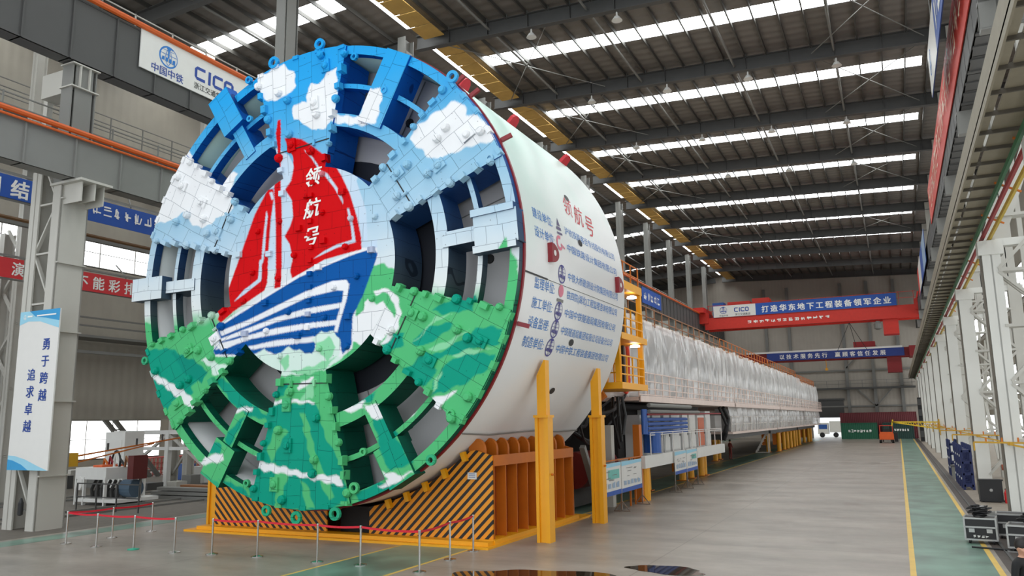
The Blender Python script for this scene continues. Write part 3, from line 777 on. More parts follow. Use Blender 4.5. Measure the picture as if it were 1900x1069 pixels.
  ('S', [(-3.75,-1.81),(-2.49,-1.52),(-1.27,-1.13),(-0.02,-0.74),(1.04,-0.5),(1.59,-0.51),(1.72,-0.69),(1.52,-0.85),(1.2,-0.82),(0.07,-0.94),(-1.26,-1.34),(-2.48,-1.69),(-3.64,-1.98)]),
  ('S', [(-3.64,-2.06),(-2.47,-1.79),(-1.26,-1.51),(0.0,-1.31),(1.45,-1.23),(1.54,-1.37),(0.09,-1.5),(-1.25,-1.67),(-2.46,-1.96),(-3.72,-2.18)]),
  ('S', [(-3.9,-2.43),(-3.72,-2.27),(-2.46,-2.03),(-1.24,-1.87),(0.02,-1.79),(1.23,-1.77),(1.35,-1.92),(0.03,-1.97),(-1.23,-2.07),(-2.27,-2.16),(-3.25,-2.36)]),
  ('S', [(-2.44,-2.41),(-1.22,-2.27),(0.04,-2.24),(0.44,-2.24),(0.45,-2.4),(-0.7,-2.44),(-1.73,-2.48),(-2.25,-2.52)]),
  ('S', [(1.52,-0.58),(1.72,-0.66),(1.61,-1.17),(1.39,-1.79),(1.28,-2.17),(1.15,-2.13),(1.27,-1.65),(1.45,-1.15)]),
  ('S', [(-3.95,-2.25),(-3.17,-2.16),(-2.46,-2.07),(-2.98,-2.31),(-3.61,-2.48)]),
  ('foam', [(-2.16,-2.69),(-1.73,-2.55),(-1.28,-2.77),(-0.7,-2.53),(-0.19,-2.66),(0.3,-2.81),(0.45,-2.5),(0.28,-2.3),(0.68,-2.1),(1.16,-2.13),(1.37,-2.36),(1.42,-2.81),(1.19,-3.11),(0.48,-3.33),(-1.0,-3.4),(-2.05,-3.0)]),
  ('mint', [(-1.02,-2.94),(-0.69,-2.76),(-0.59,-3.09),(-0.84,-3.28)]),
  ('mint', [(0.45,-2.5),(0.93,-2.27),(1.25,-2.61),(0.95,-3.04),(0.63,-2.83)]),
  ('mint', [(-0.67,-3.35),(0.47,-3.14),(1.26,-2.93),(0.8,-3.28),(0.16,-3.45)]),
  ('pale', [(-1.6,4.43),(-0.94,4.03),(-0.72,3.65),(-0.73,3.15),(-1.03,2.82),(-0.7,2.41),(-0.68,1.74),(-1.0,1.23),(-0.71,0.81),(-0.68,0.05),(-1.69,0.15),(-1.57,2.19),(-1.46,2.97),(-1.75,2.96)]),
  ('red', [(-1.15,4.67),(-0.83,4.64),(-0.4,4.5),(0.02,4.21),(0.58,3.78),(0.98,3.44),(1.32,2.94),(1.66,2.3),(1.97,1.46),(2.14,0.8),(2.16,0.41),(1.46,0.33),(0.69,0.23),(0.03,-0.02),(-0.63,-0.26),(-0.71,-0.01),(-0.62,0.42),(-0.78,0.93),(-1.0,1.2),(-0.77,1.53),(-0.66,1.85),(-0.74,2.42),(-1.05,2.83),(-0.8,3.1),(-0.71,3.54),(-0.76,3.95),(-1.03,4.39)]),
  ('red', [(-1.49,5.37),(-1.36,5.38),(-1.33,5.02),(-1.31,4.27),(-1.24,2.94),(-1.16,2.14),(-1.07,0.09),(-1.1,-0.51),(-1.37,-0.54),(-1.33,0.11),(-1.4,1.61),(-1.54,2.98),(-1.43,3.71),(-1.44,4.29),(-1.55,4.89)]),
  ('red', [(-1.82,2.94),(-1.57,2.93),(-1.52,2.64),(-1.63,1.86),(-1.68,0.75),(-1.68,-0.3),(-1.79,-0.56),(-3.13,-1.17),(-3.7,-1.52),(-3.86,-1.4),(-3.66,-0.91),(-3.07,0.45),(-2.75,1.21),(-2.36,2.13)]),
  ('pale', [(-0.28,4.09),(-0.11,4.04),(0.32,3.49),(0.42,3.28),(0.73,3.12),(1.14,2.59),(1.38,2.18),(1.41,1.96),(1.31,2.13),(1.01,2.61),(0.63,3.05),(0.36,3.31),(0.04,3.76)]),
  ('pale', [(1.55,1.83),(1.64,1.82),(1.82,1.21),(1.93,0.67),(1.19,0.57),(0.22,0.3),(0.68,0.52),(1.19,0.68),(1.79,0.76),(1.72,1.22)]),
  ('pale', [(-1.84,2.23),(-1.77,1.99),(-1.82,1.38),(-1.84,0.77),(-1.9,0.38),(-1.98,0.39),(-1.95,1.11)]),
  ('pale', [(-2.06,0.51),(-1.95,0.5),(-1.95,-0.22),(-2.65,-0.6),(-3.15,-0.84),(-2.73,-0.48),(-2.1,-0.15)]),
  ('pale', [(-1.74,2.84),(-1.6,2.82),(-1.53,2.58),(-1.62,2.54)]),
]

PCOL = {'W': (236, 238, 240), 'S': (236, 238, 242), 'pale': (196, 216, 234), 'lg': (84, 188, 122), 'teal': (8, 154, 128), 'dteal': (0, 142, 122), 'mint': (140, 214, 166),
        'foam': (214, 236, 226), 'navy': (0, 84, 160), 'red': (206, 0, 10)}
PV = [-7.7, -1.6, -0.9, 0.0, 1.2, 2.4, 3.6, 5.2, 6.4, 7.7]
PC = np.array([lin(c) for c in ((44, 168, 126), (84, 188, 124), (226, 232, 232), (214, 226, 232), (180, 208, 226), (156, 198, 222), (124, 186, 220), (70, 168, 222), (40, 162, 228), (26, 154, 222))])
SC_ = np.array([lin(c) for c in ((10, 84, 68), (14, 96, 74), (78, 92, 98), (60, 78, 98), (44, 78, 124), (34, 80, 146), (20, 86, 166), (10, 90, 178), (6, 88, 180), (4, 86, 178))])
def pip(u, v, poly):
    inside = np.zeros(u.shape, bool)
    n = len(poly)
    for i in range(n):
        x1, y1 = poly[i]; x2, y2 = poly[(i + 1) % n]
        if y1 == y2: continue
        c = ((y1 > v) != (y2 > v)) & (u < (x2 - x1) * (v - y1) / (y2 - y1) + x1)
        inside ^= c
    return inside
def paint(u, v):
    acc = 0
    for du, dv in ((-.013, -.013), (.013, -.013), (-.013, .013), (.013, .013)): acc = acc + paint1(u + du, v + dv)
    return acc / 4
def paint1(u, v):
    wob = 0.05 * np.sin(u * 7 + v * 3) + 0.04 * np.sin(v * 11 - u * 5)
    out = np.stack([np.interp(v + wob, PV, PC[:, k]) for k in range(3)], -1)
    uu, vv = u + 0.03 * np.sin(v * 13 + u * 4), v + 0.03 * np.sin(u * 12 - v * 5)
    for c, poly in PAINT:
        soft = c in ('W', 'lg', 'teal', 'dteal', 'mint', 'foam')
        m = pip(uu if soft else u, vv if soft else v, poly)
        out[m] = lin(PCOL[c])
    return out
def shaded_sidepaint(u, v):  # side walls: mural colours with the shade between the spokes darkened in
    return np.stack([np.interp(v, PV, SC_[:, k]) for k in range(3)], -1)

class PB:
    """painted solid: local frame x along the spoke, z across it, y into the machine"""
    def __init__(self, phi=0.0):
        self.phi = math.radians(phi); self.v, self.f, self.c = [], [], []
    def uv(self, a, b):
        c, s = math.cos(self.phi), math.sin(self.phi)
        return a * c - b * s, a * s + b * c
    def grid(self, A, B, y, depth, closed=False, yedge=0.0):
        n, m = A.shape
        u, v = self.uv(A, B); col = paint(u.ravel(), v.ravel())
        base = len(self.v)
        Yg = np.full(A.shape, y)
        self.v += list(zip(A.ravel().tolist(), Yg.ravel().tolist(), B.ravel().tolist())); self.c += col.tolist()
        jm = m if closed else m - 1
        for i in range(n - 1):
            for j in range(jm):
                k = (j + 1) % m
                self.f.append((base + i * m + j, base + i * m + k, base + (i + 1) * m + k, base + (i + 1) * m + j))
        loops = [(A[0], B[0]), (A[-1], B[-1])]
        if not closed: loops += [(A[:, 0], B[:, 0]), (A[:, -1], B[:, -1])]
        for a, b in loops:
            if np.ptp(a) + np.ptp(b) < 1e-6: continue
            u, v = self.uv(a, b); sc = shaded_sidepaint(u, v); k = len(a); b0 = len(self.v)
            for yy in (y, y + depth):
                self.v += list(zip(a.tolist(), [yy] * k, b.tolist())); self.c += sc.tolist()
            for i in range(k if (closed) else k - 1):
                j = (i + 1) % k
                self.f.append((b0 + i, b0 + j, b0 + k + j, b0 + k + i))
        b0 = len(self.v)
        for a, b in ((A[0], B[0]), (A[-1], B[-1])):
            u, v = self.uv(a, b); self.v += list(zip(a.tolist(), [y + depth] * m, b.tolist())); self.c += shaded_sidepaint(u, v).tolist()
        for j in range(jm):
            k = (j + 1) % m
            self.f.append((b0 + j, b0 + k, b0 + m + k, b0 + m + j))
        return self
    def solid(self, verts, faces, a, b):
        u, v = self.uv(np.array([a]), np.array([b])); c = paint(u, v)[0].tolist(); n = len(self.v)
        self.v += verts; self.c += [c] * len(verts); self.f += [tuple(n + i for i in f) for f in faces]; return self
    def block(self, a, b, y, la, lb, dep, taper=.82):
        V = []
        for yy, k in ((y - dep, taper), (y + .12, 1.0)):
            for sa, sb in ((-1, -1), (1, -1), (1, 1), (-1, 1)): V.append((a + sa * la / 2 * k, yy, b + sb * lb / 2 * k))
        return self.solid(V, [(0, 1, 2, 3), (4, 7, 6, 5), (0, 4, 5, 1), (1, 5, 6, 2), (2, 6, 7, 3), (3, 7, 4, 0)], a, b)
    def knob(self, a, b, y, r, h, n=10):
        V, F = [], []
        for rr, yy in ((r, y + .02), (r * .96, y - h * .55), (r * .62, y - h), (r * .3, y - h * 1.02)):
            for k in range(n): V.append((a + rr * math.cos(2 * PI * k / n), yy, b + rr * math.sin(2 * PI * k / n)))
        for i in range(3):
            for k in range(n): F.append((i * n + k, i * n + (k + 1) % n, (i + 1) * n + (k + 1) % n, (i + 1) * n + k))
        F.append(tuple(range(3 * n, 4 * n)))
        return self.solid(V, F, a, b)
    def build(self, name, parent, rot=None):
        me = bpy.data.meshes.new(name); me.from_pydata(self.v, [], self.f); me.materials.append(M_PAINT)
        at = me.attributes.new('paint', 'FLOAT_COLOR', 'POINT')
        at.data.foreach_set('color', np.c_[np.array(self.c), np.ones(len(self.c))].astype(np.float32).ravel())
        me.update()
        o = bpy.data.objects.new(name, me); COL.objects.link(o); o.parent = parent
        if rot is not None: o.rotation_euler = (0, -math.radians(rot), 0)
        ORG[o.name] = Vector((X0, Y0, Z0)); return o

GS = 0.042
def sector(phi, half, r0, r1, y, dep, gs=GS):
    n = max(2, int((r1 - r0) / gs) + 1); m = max(2, int(math.radians(2 * half) * r1 / gs) + 1)
    r = np.linspace(r0, r1, n)[:, None]; t = np.radians(np.linspace(-half, half, m))[None, :]
    return PB(phi).grid(r * np.cos(t), r * np.sin(t), y, dep)
def ring(r0, r1, y, dep, gs=GS):
    n = max(2, int((r1 - r0) / gs) + 1); m = int(2 * PI * r1 / gs)
    r = np.linspace(r0, r1, n)[:, None]; t = np.linspace(0, 2 * PI, m, endpoint=False)[None, :]
    return PB(0).grid(r * np.cos(t), r * np.sin(t), y, dep, closed=True)
def plank(pb, a0, a1, w, y, dep, gs=GS, b0=0.0):
    a = np.linspace(a0, a1, max(2, int((a1 - a0) / gs) + 1))[:, None]; b = np.linspace(b0 - w / 2, b0 + w / 2, max(2, int(w / gs) + 1))[None, :]
    return pb.grid(a + 0 * b, b + 0 * a, y, dep)

head = empty('cutterhead', (X0, Y0, Z0), 'huge round six-spoked cutterhead painted with a red-sailed boat, clouds and green sea', 'cutterhead')
ring(4.84, 5.28, .07, 1.1).build('inner_ring', head)
ring(6.2, 6.36, .22, .32).build('middle_ring', head)
ring(7.32, 7.62, .06, .3).build('outer_ring', head)
ring(0.02, 3.42, -.004, 1.55, .034).build('hub', head)
# grip edge beads on the rings: eyelets clamped to the ring
SPK = [(94.5, 15.0), (33.0, 12.3), (-28.3, 13.8), (-90.6, 15.0), (-150.5, 12.9), (153.3, 13.0)]
rnd = random.Random(3)
for phi, half in SPK:
    sp = sector(phi, half, 3.3, 7.6, 0.0, .33).build('spoke', head, phi)
    n = 8; 
    s2 = sector(phi, half - .6, 3.3, 7.28, .33, 1.15, .4); s2.build('spoke_web', sp)
    for s in (-1, 1):
        for k in range(n):
            r = 3.75 + k * 0.5 + rnd.uniform(-.06, .06)
            w_ = rnd.uniform(.16, .26); b = s * (r * math.sin(math.radians(half)) - w_ * .5 + rnd.uniform(.03, .12)); a = r * math.cos(math.radians(half)) + .1 * s * 0
            pb = PB(phi)
            if k % 3 == 1: pb.knob(a, b, 0, w_ * .62, .15)
            else: pb.block(a, b, 0, .22 + rnd.uniform(-.04, .12), w_, .1 + rnd.uniform(0, .07))
            pb.build('scraper', sp)
    for k in range(9):
        r = 4.0 + k * .42; a = math.radians(rnd.uniform(-half + 5, half - 5)) if k % 2 else math.radians((half - 6) * (1 if k % 4 else -1) * rnd.uniform(.5, 1))
        pb = PB(phi)
        if k % 3 == 1:
            pb.block(r * math.cos(a), r * math.sin(a), 0, .46, .34, .07, .95).knob(r * math.cos(a), r * math.sin(a), -.06, .13, .1); pb.build('disc_cutter', sp)
        else:
            pb.knob(r * math.cos(a), r * math.sin(a), 0, .15, .17); pb.build('ripper_tool', sp)
    for s in (-1, -.45, .1, .6, 1):   # gauge blocks over the rim
        a = math.radians(s * (half - 1.5))
        PB(phi).block(7.56 * math.cos(a), 7.56 * math.sin(a), .06, .16, .3, .1).build('gauge_block', sp)
for phi, half in SPK:      # dark joint across the root of every spoke with two clamps
    r = 3.72 if abs(phi + 90) < 2 else 4.25; ph = math.radians(phi); hw = r * math.tan(math.radians(half)) * .97
    c_, s_ = math.cos(ph), math.sin(ph); f = lambda a, b: (X0 + a * c_ - b * s_, Y0 - .012, Z0 + a * s_ + b * c_)
    MB().bar(f(r, -hw), f(r, hw), .035, .02, (0, 1, 0)).build('joint_slot', M_BLACK, head)
    for b in (-.45, .5):
        PB(phi).block(r, b * hw, 0, .24, .1, .08).build('joint_clamp', head, phi)
AUX = [(62.6, 1.0, 5.1, 7.62, -.02), (4.2, .46, 5.1, 6.3, .03), (-60.6, .52, 5.1, 6.5, .03), (-119.6, .46, 5.1, 6.5, .03), (180.4, .42, 5.1, 6.5, .03), (122.0, .5, 5.1, 6.5, .03)]
for phi, w, a0, a1, y in AUX:
    sp = plank(PB(phi), a0, a1, w, y, 1.0).build('auxiliary_spoke', head, phi)
    if a1 < 7:
        wb, o0, o1, yy, dd = {4.2: (1.0, 6.25, 7.66, -.1, .5), -60.6: (.98, 6.45, 7.7, -.05, .6), -119.6: (.95, 6.45, 7.8, -.05, .6), 180.4: (.82, 6.5, 8.02, -.16, .45), 122.0: (.98, 6.35, 8.0, -.16, .5)}[phi]
        plank(PB(phi), o0, o1, wb, yy, dd).build('end_block', sp)
        if phi == 4.2:
            plank(PB(phi), 6.2, 7.6, .22, -.16, .4, b0=.55).build('edge_bar', sp); plank(PB(phi), 6.2, 7.6, .22, -.16, .4, b0=-.55).build('edge_bar', sp)
# tools studded over the hub
for k in range(34):
    a, r = k * 2.39996, 3.25 * math.sqrt((k + .8) / 34.5)
    pb = PB(0)
    if k % 3: pb.knob(r * math.cos(a), r * math.sin(a), 0, .11, .13, 8)
    else: pb.block(r * math.cos(a), r * math.sin(a), 0, .26, .22, .12)
    pb.build('centre_cutter', head)
for k in range(12):
    pb = PB(0); pb.block(.13 + rnd.uniform(-.05, .05), 2.9 - .44 * k, 0, .2, .18, .1); pb.build('centre_cutter', head)
# ship name on the sail, anchored in three separate characters
for ch, cu, cv in (('领', .14, 3.09), ('航', .14, 2.02), ('号', .12, 1.07)):
    mb = MB(); mb.text(ch, .66, lambda x, y, cu=cu, cv=cv: (X0 + cu + x, Y0 - .02, Z0 + cv - .25 + y + x * .1), align='CENTER', bold=.022, shear=.18)
    mb.build('lettering', M_TXW, head)
# eyelets on the rings
def eyelet(ang, r, size=.2):
    a = math.radians(ang); cx, cz = X0 + r * math.cos(a), Z0 + r * math.sin(a)
    u, v = np.array([r * math.cos(a)]), np.array([r * math.sin(a)])
    pb = PB(0); n = 14
    V, F = [], []
    for yy in (-.06, .04):
        for rr in (size, size * .5):
            for k in range(n): V.append((u[0] + rr * math.cos(2 * PI * k / n), yy, v[0] + rr * math.sin(2 * PI * k / n)))
    for k in range(n):
        j = (k + 1) % n
        F += [(k, j, n + j, n + k), (2 * n + k, 3 * n + k, 3 * n + j, 2 * n + j), (k, 2 * n + k, 2 * n + j, j), (n + k, n + j, 3 * n + j, 3 * n + k)]
    pb.solid(V, F, u[0], v[0]); pb.build('eyelet', head)
for ang, r, s in ((21.5, 7.25, .13), (-41.5, 7.2, .14), (-73.5, 7.2, .17), (88, 7.78, .2), (76, 7.2, .13), (-108, 7.2, .12), (112, 7.7, .14), (103, 7.75, .22), (45, 7.75, .2), (-52, 7.7, .16), (-91, 7.85, .2), (-100, 7.8, .17), (-80, 7.8, .2), (-160, 7.75, .15), (62, 6.3, .12), (116, 6.3, .12), (-68, 6.3, .12)):
    eyelet(ang, r, s)

# ------------------------------------------------------------------ shield
shield = empty('tunnel_shield', (X0, 24.8, Z0), 'white cylindrical shield with blue company lettering resting in the striped amber cradle', 'tunnel boring machine')
YS0, YS1 = 20.16, 29.5
MB().lathe((X0, 0, Z0), [(RS - .28, YS0), (RS - .02, YS0), (RS, YS0 + .05), (RS, YS1 - .05), (RS - .06, YS1), (RS - .3, YS1), (RS - .3, YS1 - .2), (RS - .28, 21.9)], 160, 'y', hollow=True).build('shield_shell', M_SHIELD, shield, smooth=False)
for p in bpy.data.objects['shield_shell'].data.polygons: p.use_smooth = abs(p.normal.y) < .5
mb = MB().lathe((X0, 0, Z0), [(.05, 21.55), (RS - .3, 21.55), (RS - .3, 21.7), (.05, 21.7)], 96, 'y'); mb.build('bulkhead', M_BULK, shield)
MB().lathe((X0, 0, Z0), [(.05, 21.5), (4.1, 21.5), (4.1, 21.56), (.05, 21.56)], 64, 'y').build('dark_cavity_disc', mat('cavity_dark_navy', (22, 26, 36), .6), shield)  # near-black disc, colours in the darkness of the deep cavity behind the hub
MB().lathe((X0, 0, Z0), [(3.0, 21.3), (3.3, 21.35), (3.3, 21.6), (3.0, 21.6)], 64, 'y', hollow=True).build('drive_flange', M_DARKIN, shield)
MB().lathe((X0, 0, Z0), [(.05, YS1 - .6), (RS - .4, YS1 - .6), (RS - .4, YS1 - .4), (.05, YS1 - .4)], 96, 'y').build('tail_bulkhead', M_DARKIN, shield)
mb = MB().lathe((X0, 0, Z0), [(RS - .12, 20.1), (RS + .025, 20.1), (RS + .025, 20.2), (RS - .12, 20.2)], 160, 'y', hollow=True); mb.build('front_seal_ring', M_MAROON, shield)
mb = MB().lathe((X0, 0, Z0), [(RS - .2, 20.12), (RS - .06, 20.06), (RS - .06, 20.12), (RS - .2, 20.14)], 160, 'y', hollow=True); mb.build('front_gap_ring', M_BLACK, shield)
# holes and ports on the bulkhead seen through the spokes
for k in range(26):
    a = k * .87 + .2; r = (4.2, 5.8, 6.8)[k % 3]; rr = (.11, .16, .07)[(k * 7) % 3]
    MB().lathe((X0 + r * math.cos(a), 21.5, Z0 + r * math.sin(a)), [(rr * .9, 0), (rr, .03), (rr, .08), (rr * .9, .1)], 14, 'y').build('port', M_BLACK if k % 2 else M_DARKIN, shield)
mb = MB()
for k in range(8):
    a = k * PI / 4 + .3
    mb.bar((X0 + 3.4 * math.cos(a), 21.53, Z0 + 3.4 * math.sin(a)), (X0 + 7.3 * math.cos(a), 21.53, Z0 + 7.3 * math.sin(a)), .025, .03, (0, 1, 0))
mb.build('bulkhead_weld_seam', M_STEEL, shield)
def on_cyl(yy, deg, lift=.012):
    return lambda x, y: (X0 + (RS + lift) * math.cos(math.radians(deg) + y / RS), yy + x, Z0 + (RS + lift) * math.sin(math.radians(deg) + y / RS))
ROWS = [(8.0, '建设单位:', '沪杭铁路客运专线股份有限公司', 'a'), (3.55, '设计单位:', '中国铁路设计集团有限公司', 'c'), (-3.7, '', '中铁大桥勘测设计院集团有限公司', 'g'), (-8.2, '监理单位:', '铁四院(湖北)工程监理咨询有限公司', 'r'),
        (-12.6, '施工单位:', '中国中铁隧道局集团有限公司', 'g'), (-16.95, '设备监理:', '中铁隧道局集团有限公司设备分公司', 'g'), (-21.5, '制造单位:', '中国中铁工程装备集团有限公司', 'g')]
for deg, a, b, k in ROWS:
    fn = on_cyl(20.92, deg)
    if a:
        mb = MB(); V, _ = glyphs(a); w = max(v[0] for v in V); s = 1.55 / w; mb.text(a, s, fn); 
        mb.build('lettering', M_TXB, shield)
    mb = MB(); V, _ = glyphs(b); w = max(v[0] for v in V)
    sx = 5.1 / w; hh = .30
    n0 = len(mb.v); Vv, F = glyphs(b)
    f2 = on_cyl(23.48, deg)
    mb.v += [f2(x * sx, y * hh) for x, y in Vv]; mb.f += F; mb.mi += [0] * len(F)
    mb.build('lettering', M_TXB, shield)
    f3 = on_cyl(22.98, deg)
    mb = MB()
    if k == 'g': globe_mark(mb, 0, .1, .3, f3); mb.build('emblem', mat('emblem_indigo', (66, 62, 140), .5), shield)
    elif k == 'a': mb.poly([(-.22, 0), (.2, 0), (.16, .1), (-.18, .1)], f3).poly([(-.12, .14), (.14, .14), (0, .42)], f3).stroke([(-.2, -.12), (.22, -.12)], .07, f3); mb.build('emblem', mat('emblem_grey_violet', (96, 88, 124), .5), shield)
    elif k == 'c': mb.stroke(arc(-.1, .14, .2, 60, 330, 18), .1, f3).stroke([(0, .12), (.32, .02)], .06, f3); mb.build('emblem', mat('emblem_pink', (214, 120, 140), .5), shield)
    else: mb.poly(arc(0, .16, .2, 0, 340, 18), f3); mb.build('emblem', mat('emblem_pink', (214, 120, 140), .5), shield); MB().poly([(-.26, -.2), (.26, -.2), (.26, -.1), (-.26, -.1)], f3).build('emblem', M_STEEL, shield)
for i, (ch, yy, dd, s) in enumerate((('领', 23.9, 14.6, .82), ('航', 24.8, 13.6, .9), ('号', 25.75, 12.2, .95))):
    mb = MB(); mb.text(ch, s, on_cyl(yy, dd), shear=.45); mb.build('lettering', M_TXR, shield)
# longitudinal joint, slots and red lifting lugs
def cyl_strip(y0, y1, d0, d1, lift, m, name):
    mb = MB(); n = 6
    for i in range(n):
        a, b = d0 + (d1 - d0) * i / n, d0 + (d1 - d0) * (i + 1) / n
        f = on_cyl(0, 0, lift); R_ = RS
        mb.quad(f(y0, math.radians(a) * R_), f(y1, math.radians(a) * R_), f(y1, math.radians(b) * R_), f(y0, math.radians(b) * R_))
    mb.build(name, m, shield)
cyl_strip(20.2, 21.85, -5.75, -5.35, .02, M_BLACK, 'joint_seam'); cyl_strip(21.85, 29.45, -5.62, -5.5, .01, M_BLACK, 'joint_seam')
for yy, dd in ((24.7, 20.0), (24.85, 7.5), (24.6, -18.5), (24.6, -31.6)):
    mb = MB(); f = on_cyl(yy, dd, .013); mb.poly([(.2 * math.cos(t * PI / 8), .12 * math.sin(t * PI / 8)) for t in range(16)], f); mb.build('grout_port', M_BLACK, shield)
def lug(yy, deg, m=M_MAROON):
    pts = [(0, -.3)] + [(0.02 + .52 * math.cos(math.radians(t)), .3 * math.sin(math.radians(t))) for t in range(-80, 81, 16)] + [(0, .3)]
    mb = MB(); mb.prism(pts, on_cyl(yy, deg, .0), on_cyl(yy, deg, .16)); mb.prism([(.2 + .09 * math.cos(t * PI / 5), .09 * math.sin(t * PI / 5)) for t in range(10)], on_cyl(yy, deg, .16), on_cyl(yy, deg, .17), 1); mb.build('lifting_lug', [m, M_WHITE], shield)
lug(21.86, .8); lug(28.35, .5)
for yy, deg in ((22.3, 55), (29.0, 45.5), (22.3, 75), (22.3, 105), (25.5, 52)):
    a = math.radians(deg); c = Vector((X0 + RS * math.cos(a), yy, Z0 + RS * math.sin(a))); u = Vector((math.cos(a), 0, math.sin(a))); t = Vector((0, 1, 0))
    mb = MB(); mb.prism([(-.3, -.05), (.3, -.05), (.24, .3), (.1, .42), (-.1, .42), (-.24, .3)], lambda x, y: c + t * x + u * y + Vector((-u.z, 0, u.x)) * .07, lambda x, y: c + t * x + u * y - Vector((-u.z, 0, u.x)) * .07)
    mb.build('lifting_lug', mat('lug_red', (200, 26, 44), .4), shield)
for deg in (26, 46, 40.5, -17):
    a = math.radians(deg); u = Vector((math.cos(a), 0, math.sin(a))); c = Vector((X0, 20.3, Z0)) + u * RS
    MB().bar(c, c + u * .34 + Vector((0, .1, 0)), .13, .09, (0, 1, 0)).build('rim_bracket', M_MAROON, shield)
MB().tube([(X0 + (RS + .05) * math.cos(math.radians(t)), yy, Z0 + (RS + .05) * math.sin(math.radians(t))) for yy, t in ((20.2, -43.9), (22, -44.6), (25.2, -43.8), (27.5, -44.6), (29.4, -44.3))], .025, 5).build('hanging_cable', M_STEEL, shield)

# ------------------------------------------------------------------ cradle and posts
cr = empty('shield_cradle', (X0, 21.4, 0), 'amber steel cradle with black and orange hazard-striped front under the white shield', 'cradle')
def cradle_half(s, x_in, xo=5.88):
    pts = [(x_in, .16)]
    n = 24; R_ = RS + .1
    pts2 = []
    for i in range(n + 1):
        dx = x_in + (min(5.05, xo - .15) - x_in) * i / n
        pts2.append((dx, max(.5, Z0 - math.sqrt(R_ * R_ - dx * dx)) - .02))
    poly = [(x_in, .16)] + ([(5.88, .16), (5.88, 2.62), (5.3, 2.78)] if xo > 5.5 else [(xo, .16), (xo, 2.7)]) + list(reversed(pts2))
    return [(s * a, b) for a, b in poly]
for s, xi, xe in ((1, 1.45, 5.5), (-1, .25, 4.85)):
    poly = cradle_half(s, xi, xe + .38)
    MB().prism(poly, lambda x, z: (X0 + x, 21.4, z), lambda x, z: (X0 + x, 21.46, z)).build('striped_front_plate', M_HAZ, cr)
    MB().prism(poly, lambda x, z: (X0 + x, 27.9, z), lambda x, z: (X0 + x, 27.96, z)).build('rear_plate', M_ORG, cr)
    mb = MB(); R_ = RS + .06                    # saddle under the shell
    for i in range(18):
        d0, d1 = xi + (xe - .2 - xi) * i / 18, xi + (xe - .2 - xi) * (i + 1) / 18
        z0, z1 = Z0 - math.sqrt(R_ * R_ - d0 * d0), Z0 - math.sqrt(R_ * R_ - d1 * d1)
        mb.quad((X0 + s * d0, 21.5, z0 - .03), (X0 + s * d1, 21.5, z1 - .03), (X0 + s * d1, 27.9, z1 - .03), (X0 + s * d0, 27.9, z0 - .03))
    mb.build('saddle_plate', M_ORG, cr)
    xo = X0 + s * xe
    MB().box(min(xo, xo + s * .05), max(xo, xo + s * .05), 21.46, 27.9, .2, 2.5).build('side_plate', mat('cradle_brown', (150, 66, 12), .5), cr)
    for k in range(9):
        y = 21.5 + k * .79
        MB().box(min(xo, xo + s * .38), max(xo, xo + s * .38), y, y + .04, .2, 2.36).build('rib', M_ORG, cr)
        xa = X0 + s * (xe - .2)
        MB().prism([(.28 * math.cos(math.radians(t)), .34 * math.sin(math.radians(t)) + .12) for t in range(0, 181, 20)] + [(-.28, -.35), (.28, -.35)], lambda x, z, y=y, xa=xa: (xa + x, y, 2.66 + z), lambda x, z, y=y, xa=xa: (xa + x, y + .12, 2.66 + z)).build('top_tab', M_ORG, cr)
    MB().box(min(xo, xo + s * .385), max(xo, xo + s * .385), 21.48, 27.9, 2.37, 2.45).box(min(xo + s * .3, xo + s * .4), max(xo + s * .3, xo + s * .4), 21.46, 27.95, 2.3, 2.62).build('top_flange', M_ORG, cr)
    MB().box(min(xo - s * .05, xo + s * .5), max(xo - s * .05, xo + s * .5), 21.3, 28.1, .07, .2).build('bottom_flange', M_YEL, cr)
    for k in range(5):
        dx = 2.2 + k * .68; z = Z0 - math.sqrt((RS + .02) ** 2 - dx * dx)
        MB().bar((X0 + s * dx, 21.32, z - .03), (X0 + s * (dx + .1), 21.32, z - .3), .14, .18, (0, 1, 0)).build('saddle_pad', M_YEL, cr)
MB().box(X0 - 6.0, X0 + 6.05, 20.75, 29.4, 0.0, .07).box(X0 - 5.6, X0 + 5.95, 20.95, 21.4, .07, .18).build('base_plate', M_YEL, cr)
MB().box(X0 - .3, X0 + 1.5, 22.2, 27.8, .07, .9).build('centre_block', M_DARKIN, cr)
nt_sign = MB().box(X0 + 5.06, X0 + 5.36, 21.36, 21.4, 1.92, 2.12); nt_sign.build('notice_plate', M_WHITEB, cr)
mb = MB()
for k in range(3): mb.box(X0 + 5.1, X0 + 5.32, 21.355, 21.36, 1.97 + k * .05, 1.985 + k * .05)
mb.build('notice_text', M_TXN, cr)

POST_G = 'amber steel posts propping the shield'
def post(x, y, s, label, zt=5.5):
    e = empty('support_post', (x, y, 0), label, 'post')
    MB().box(x - .22, x - .12, y - .2, y + .2, 0, 3.75).box(x + .08, x + .22, y - .2, y + .2, 0, 3.75).box(x - .12, x + .08, y - .13, y + .13, 0, 3.74).build('lower_sleeve', M_YEL, e)
    MB().box(x - .25, x + .25, y - .24, y + .24, 3.72, 3.8).build('collar', M_YEL, e)
    MB().prism([(-.15 * s, 3.7), (.15 * s, 3.7), (.15 * s, zt), (.1 * s, zt), (-.15 * s, zt - .48)], lambda a, z: (x + a, y - .15, z), lambda a, z: (x + a, y + .15, z)).build('upper_post', M_YEL, e)
    MB().tube([(x - .3, y, 2.0), (x + .3, y, 2.0)], .035, 8).build('locking_pin', M_ORG, e)
    return e
post(-9.93, 22.75, 1, 'tall amber post propping the shield, in front of the ribbed cradle side')
post(-9.93, 27.6, 1, 'tall amber post propping the shield, beside the information boards')
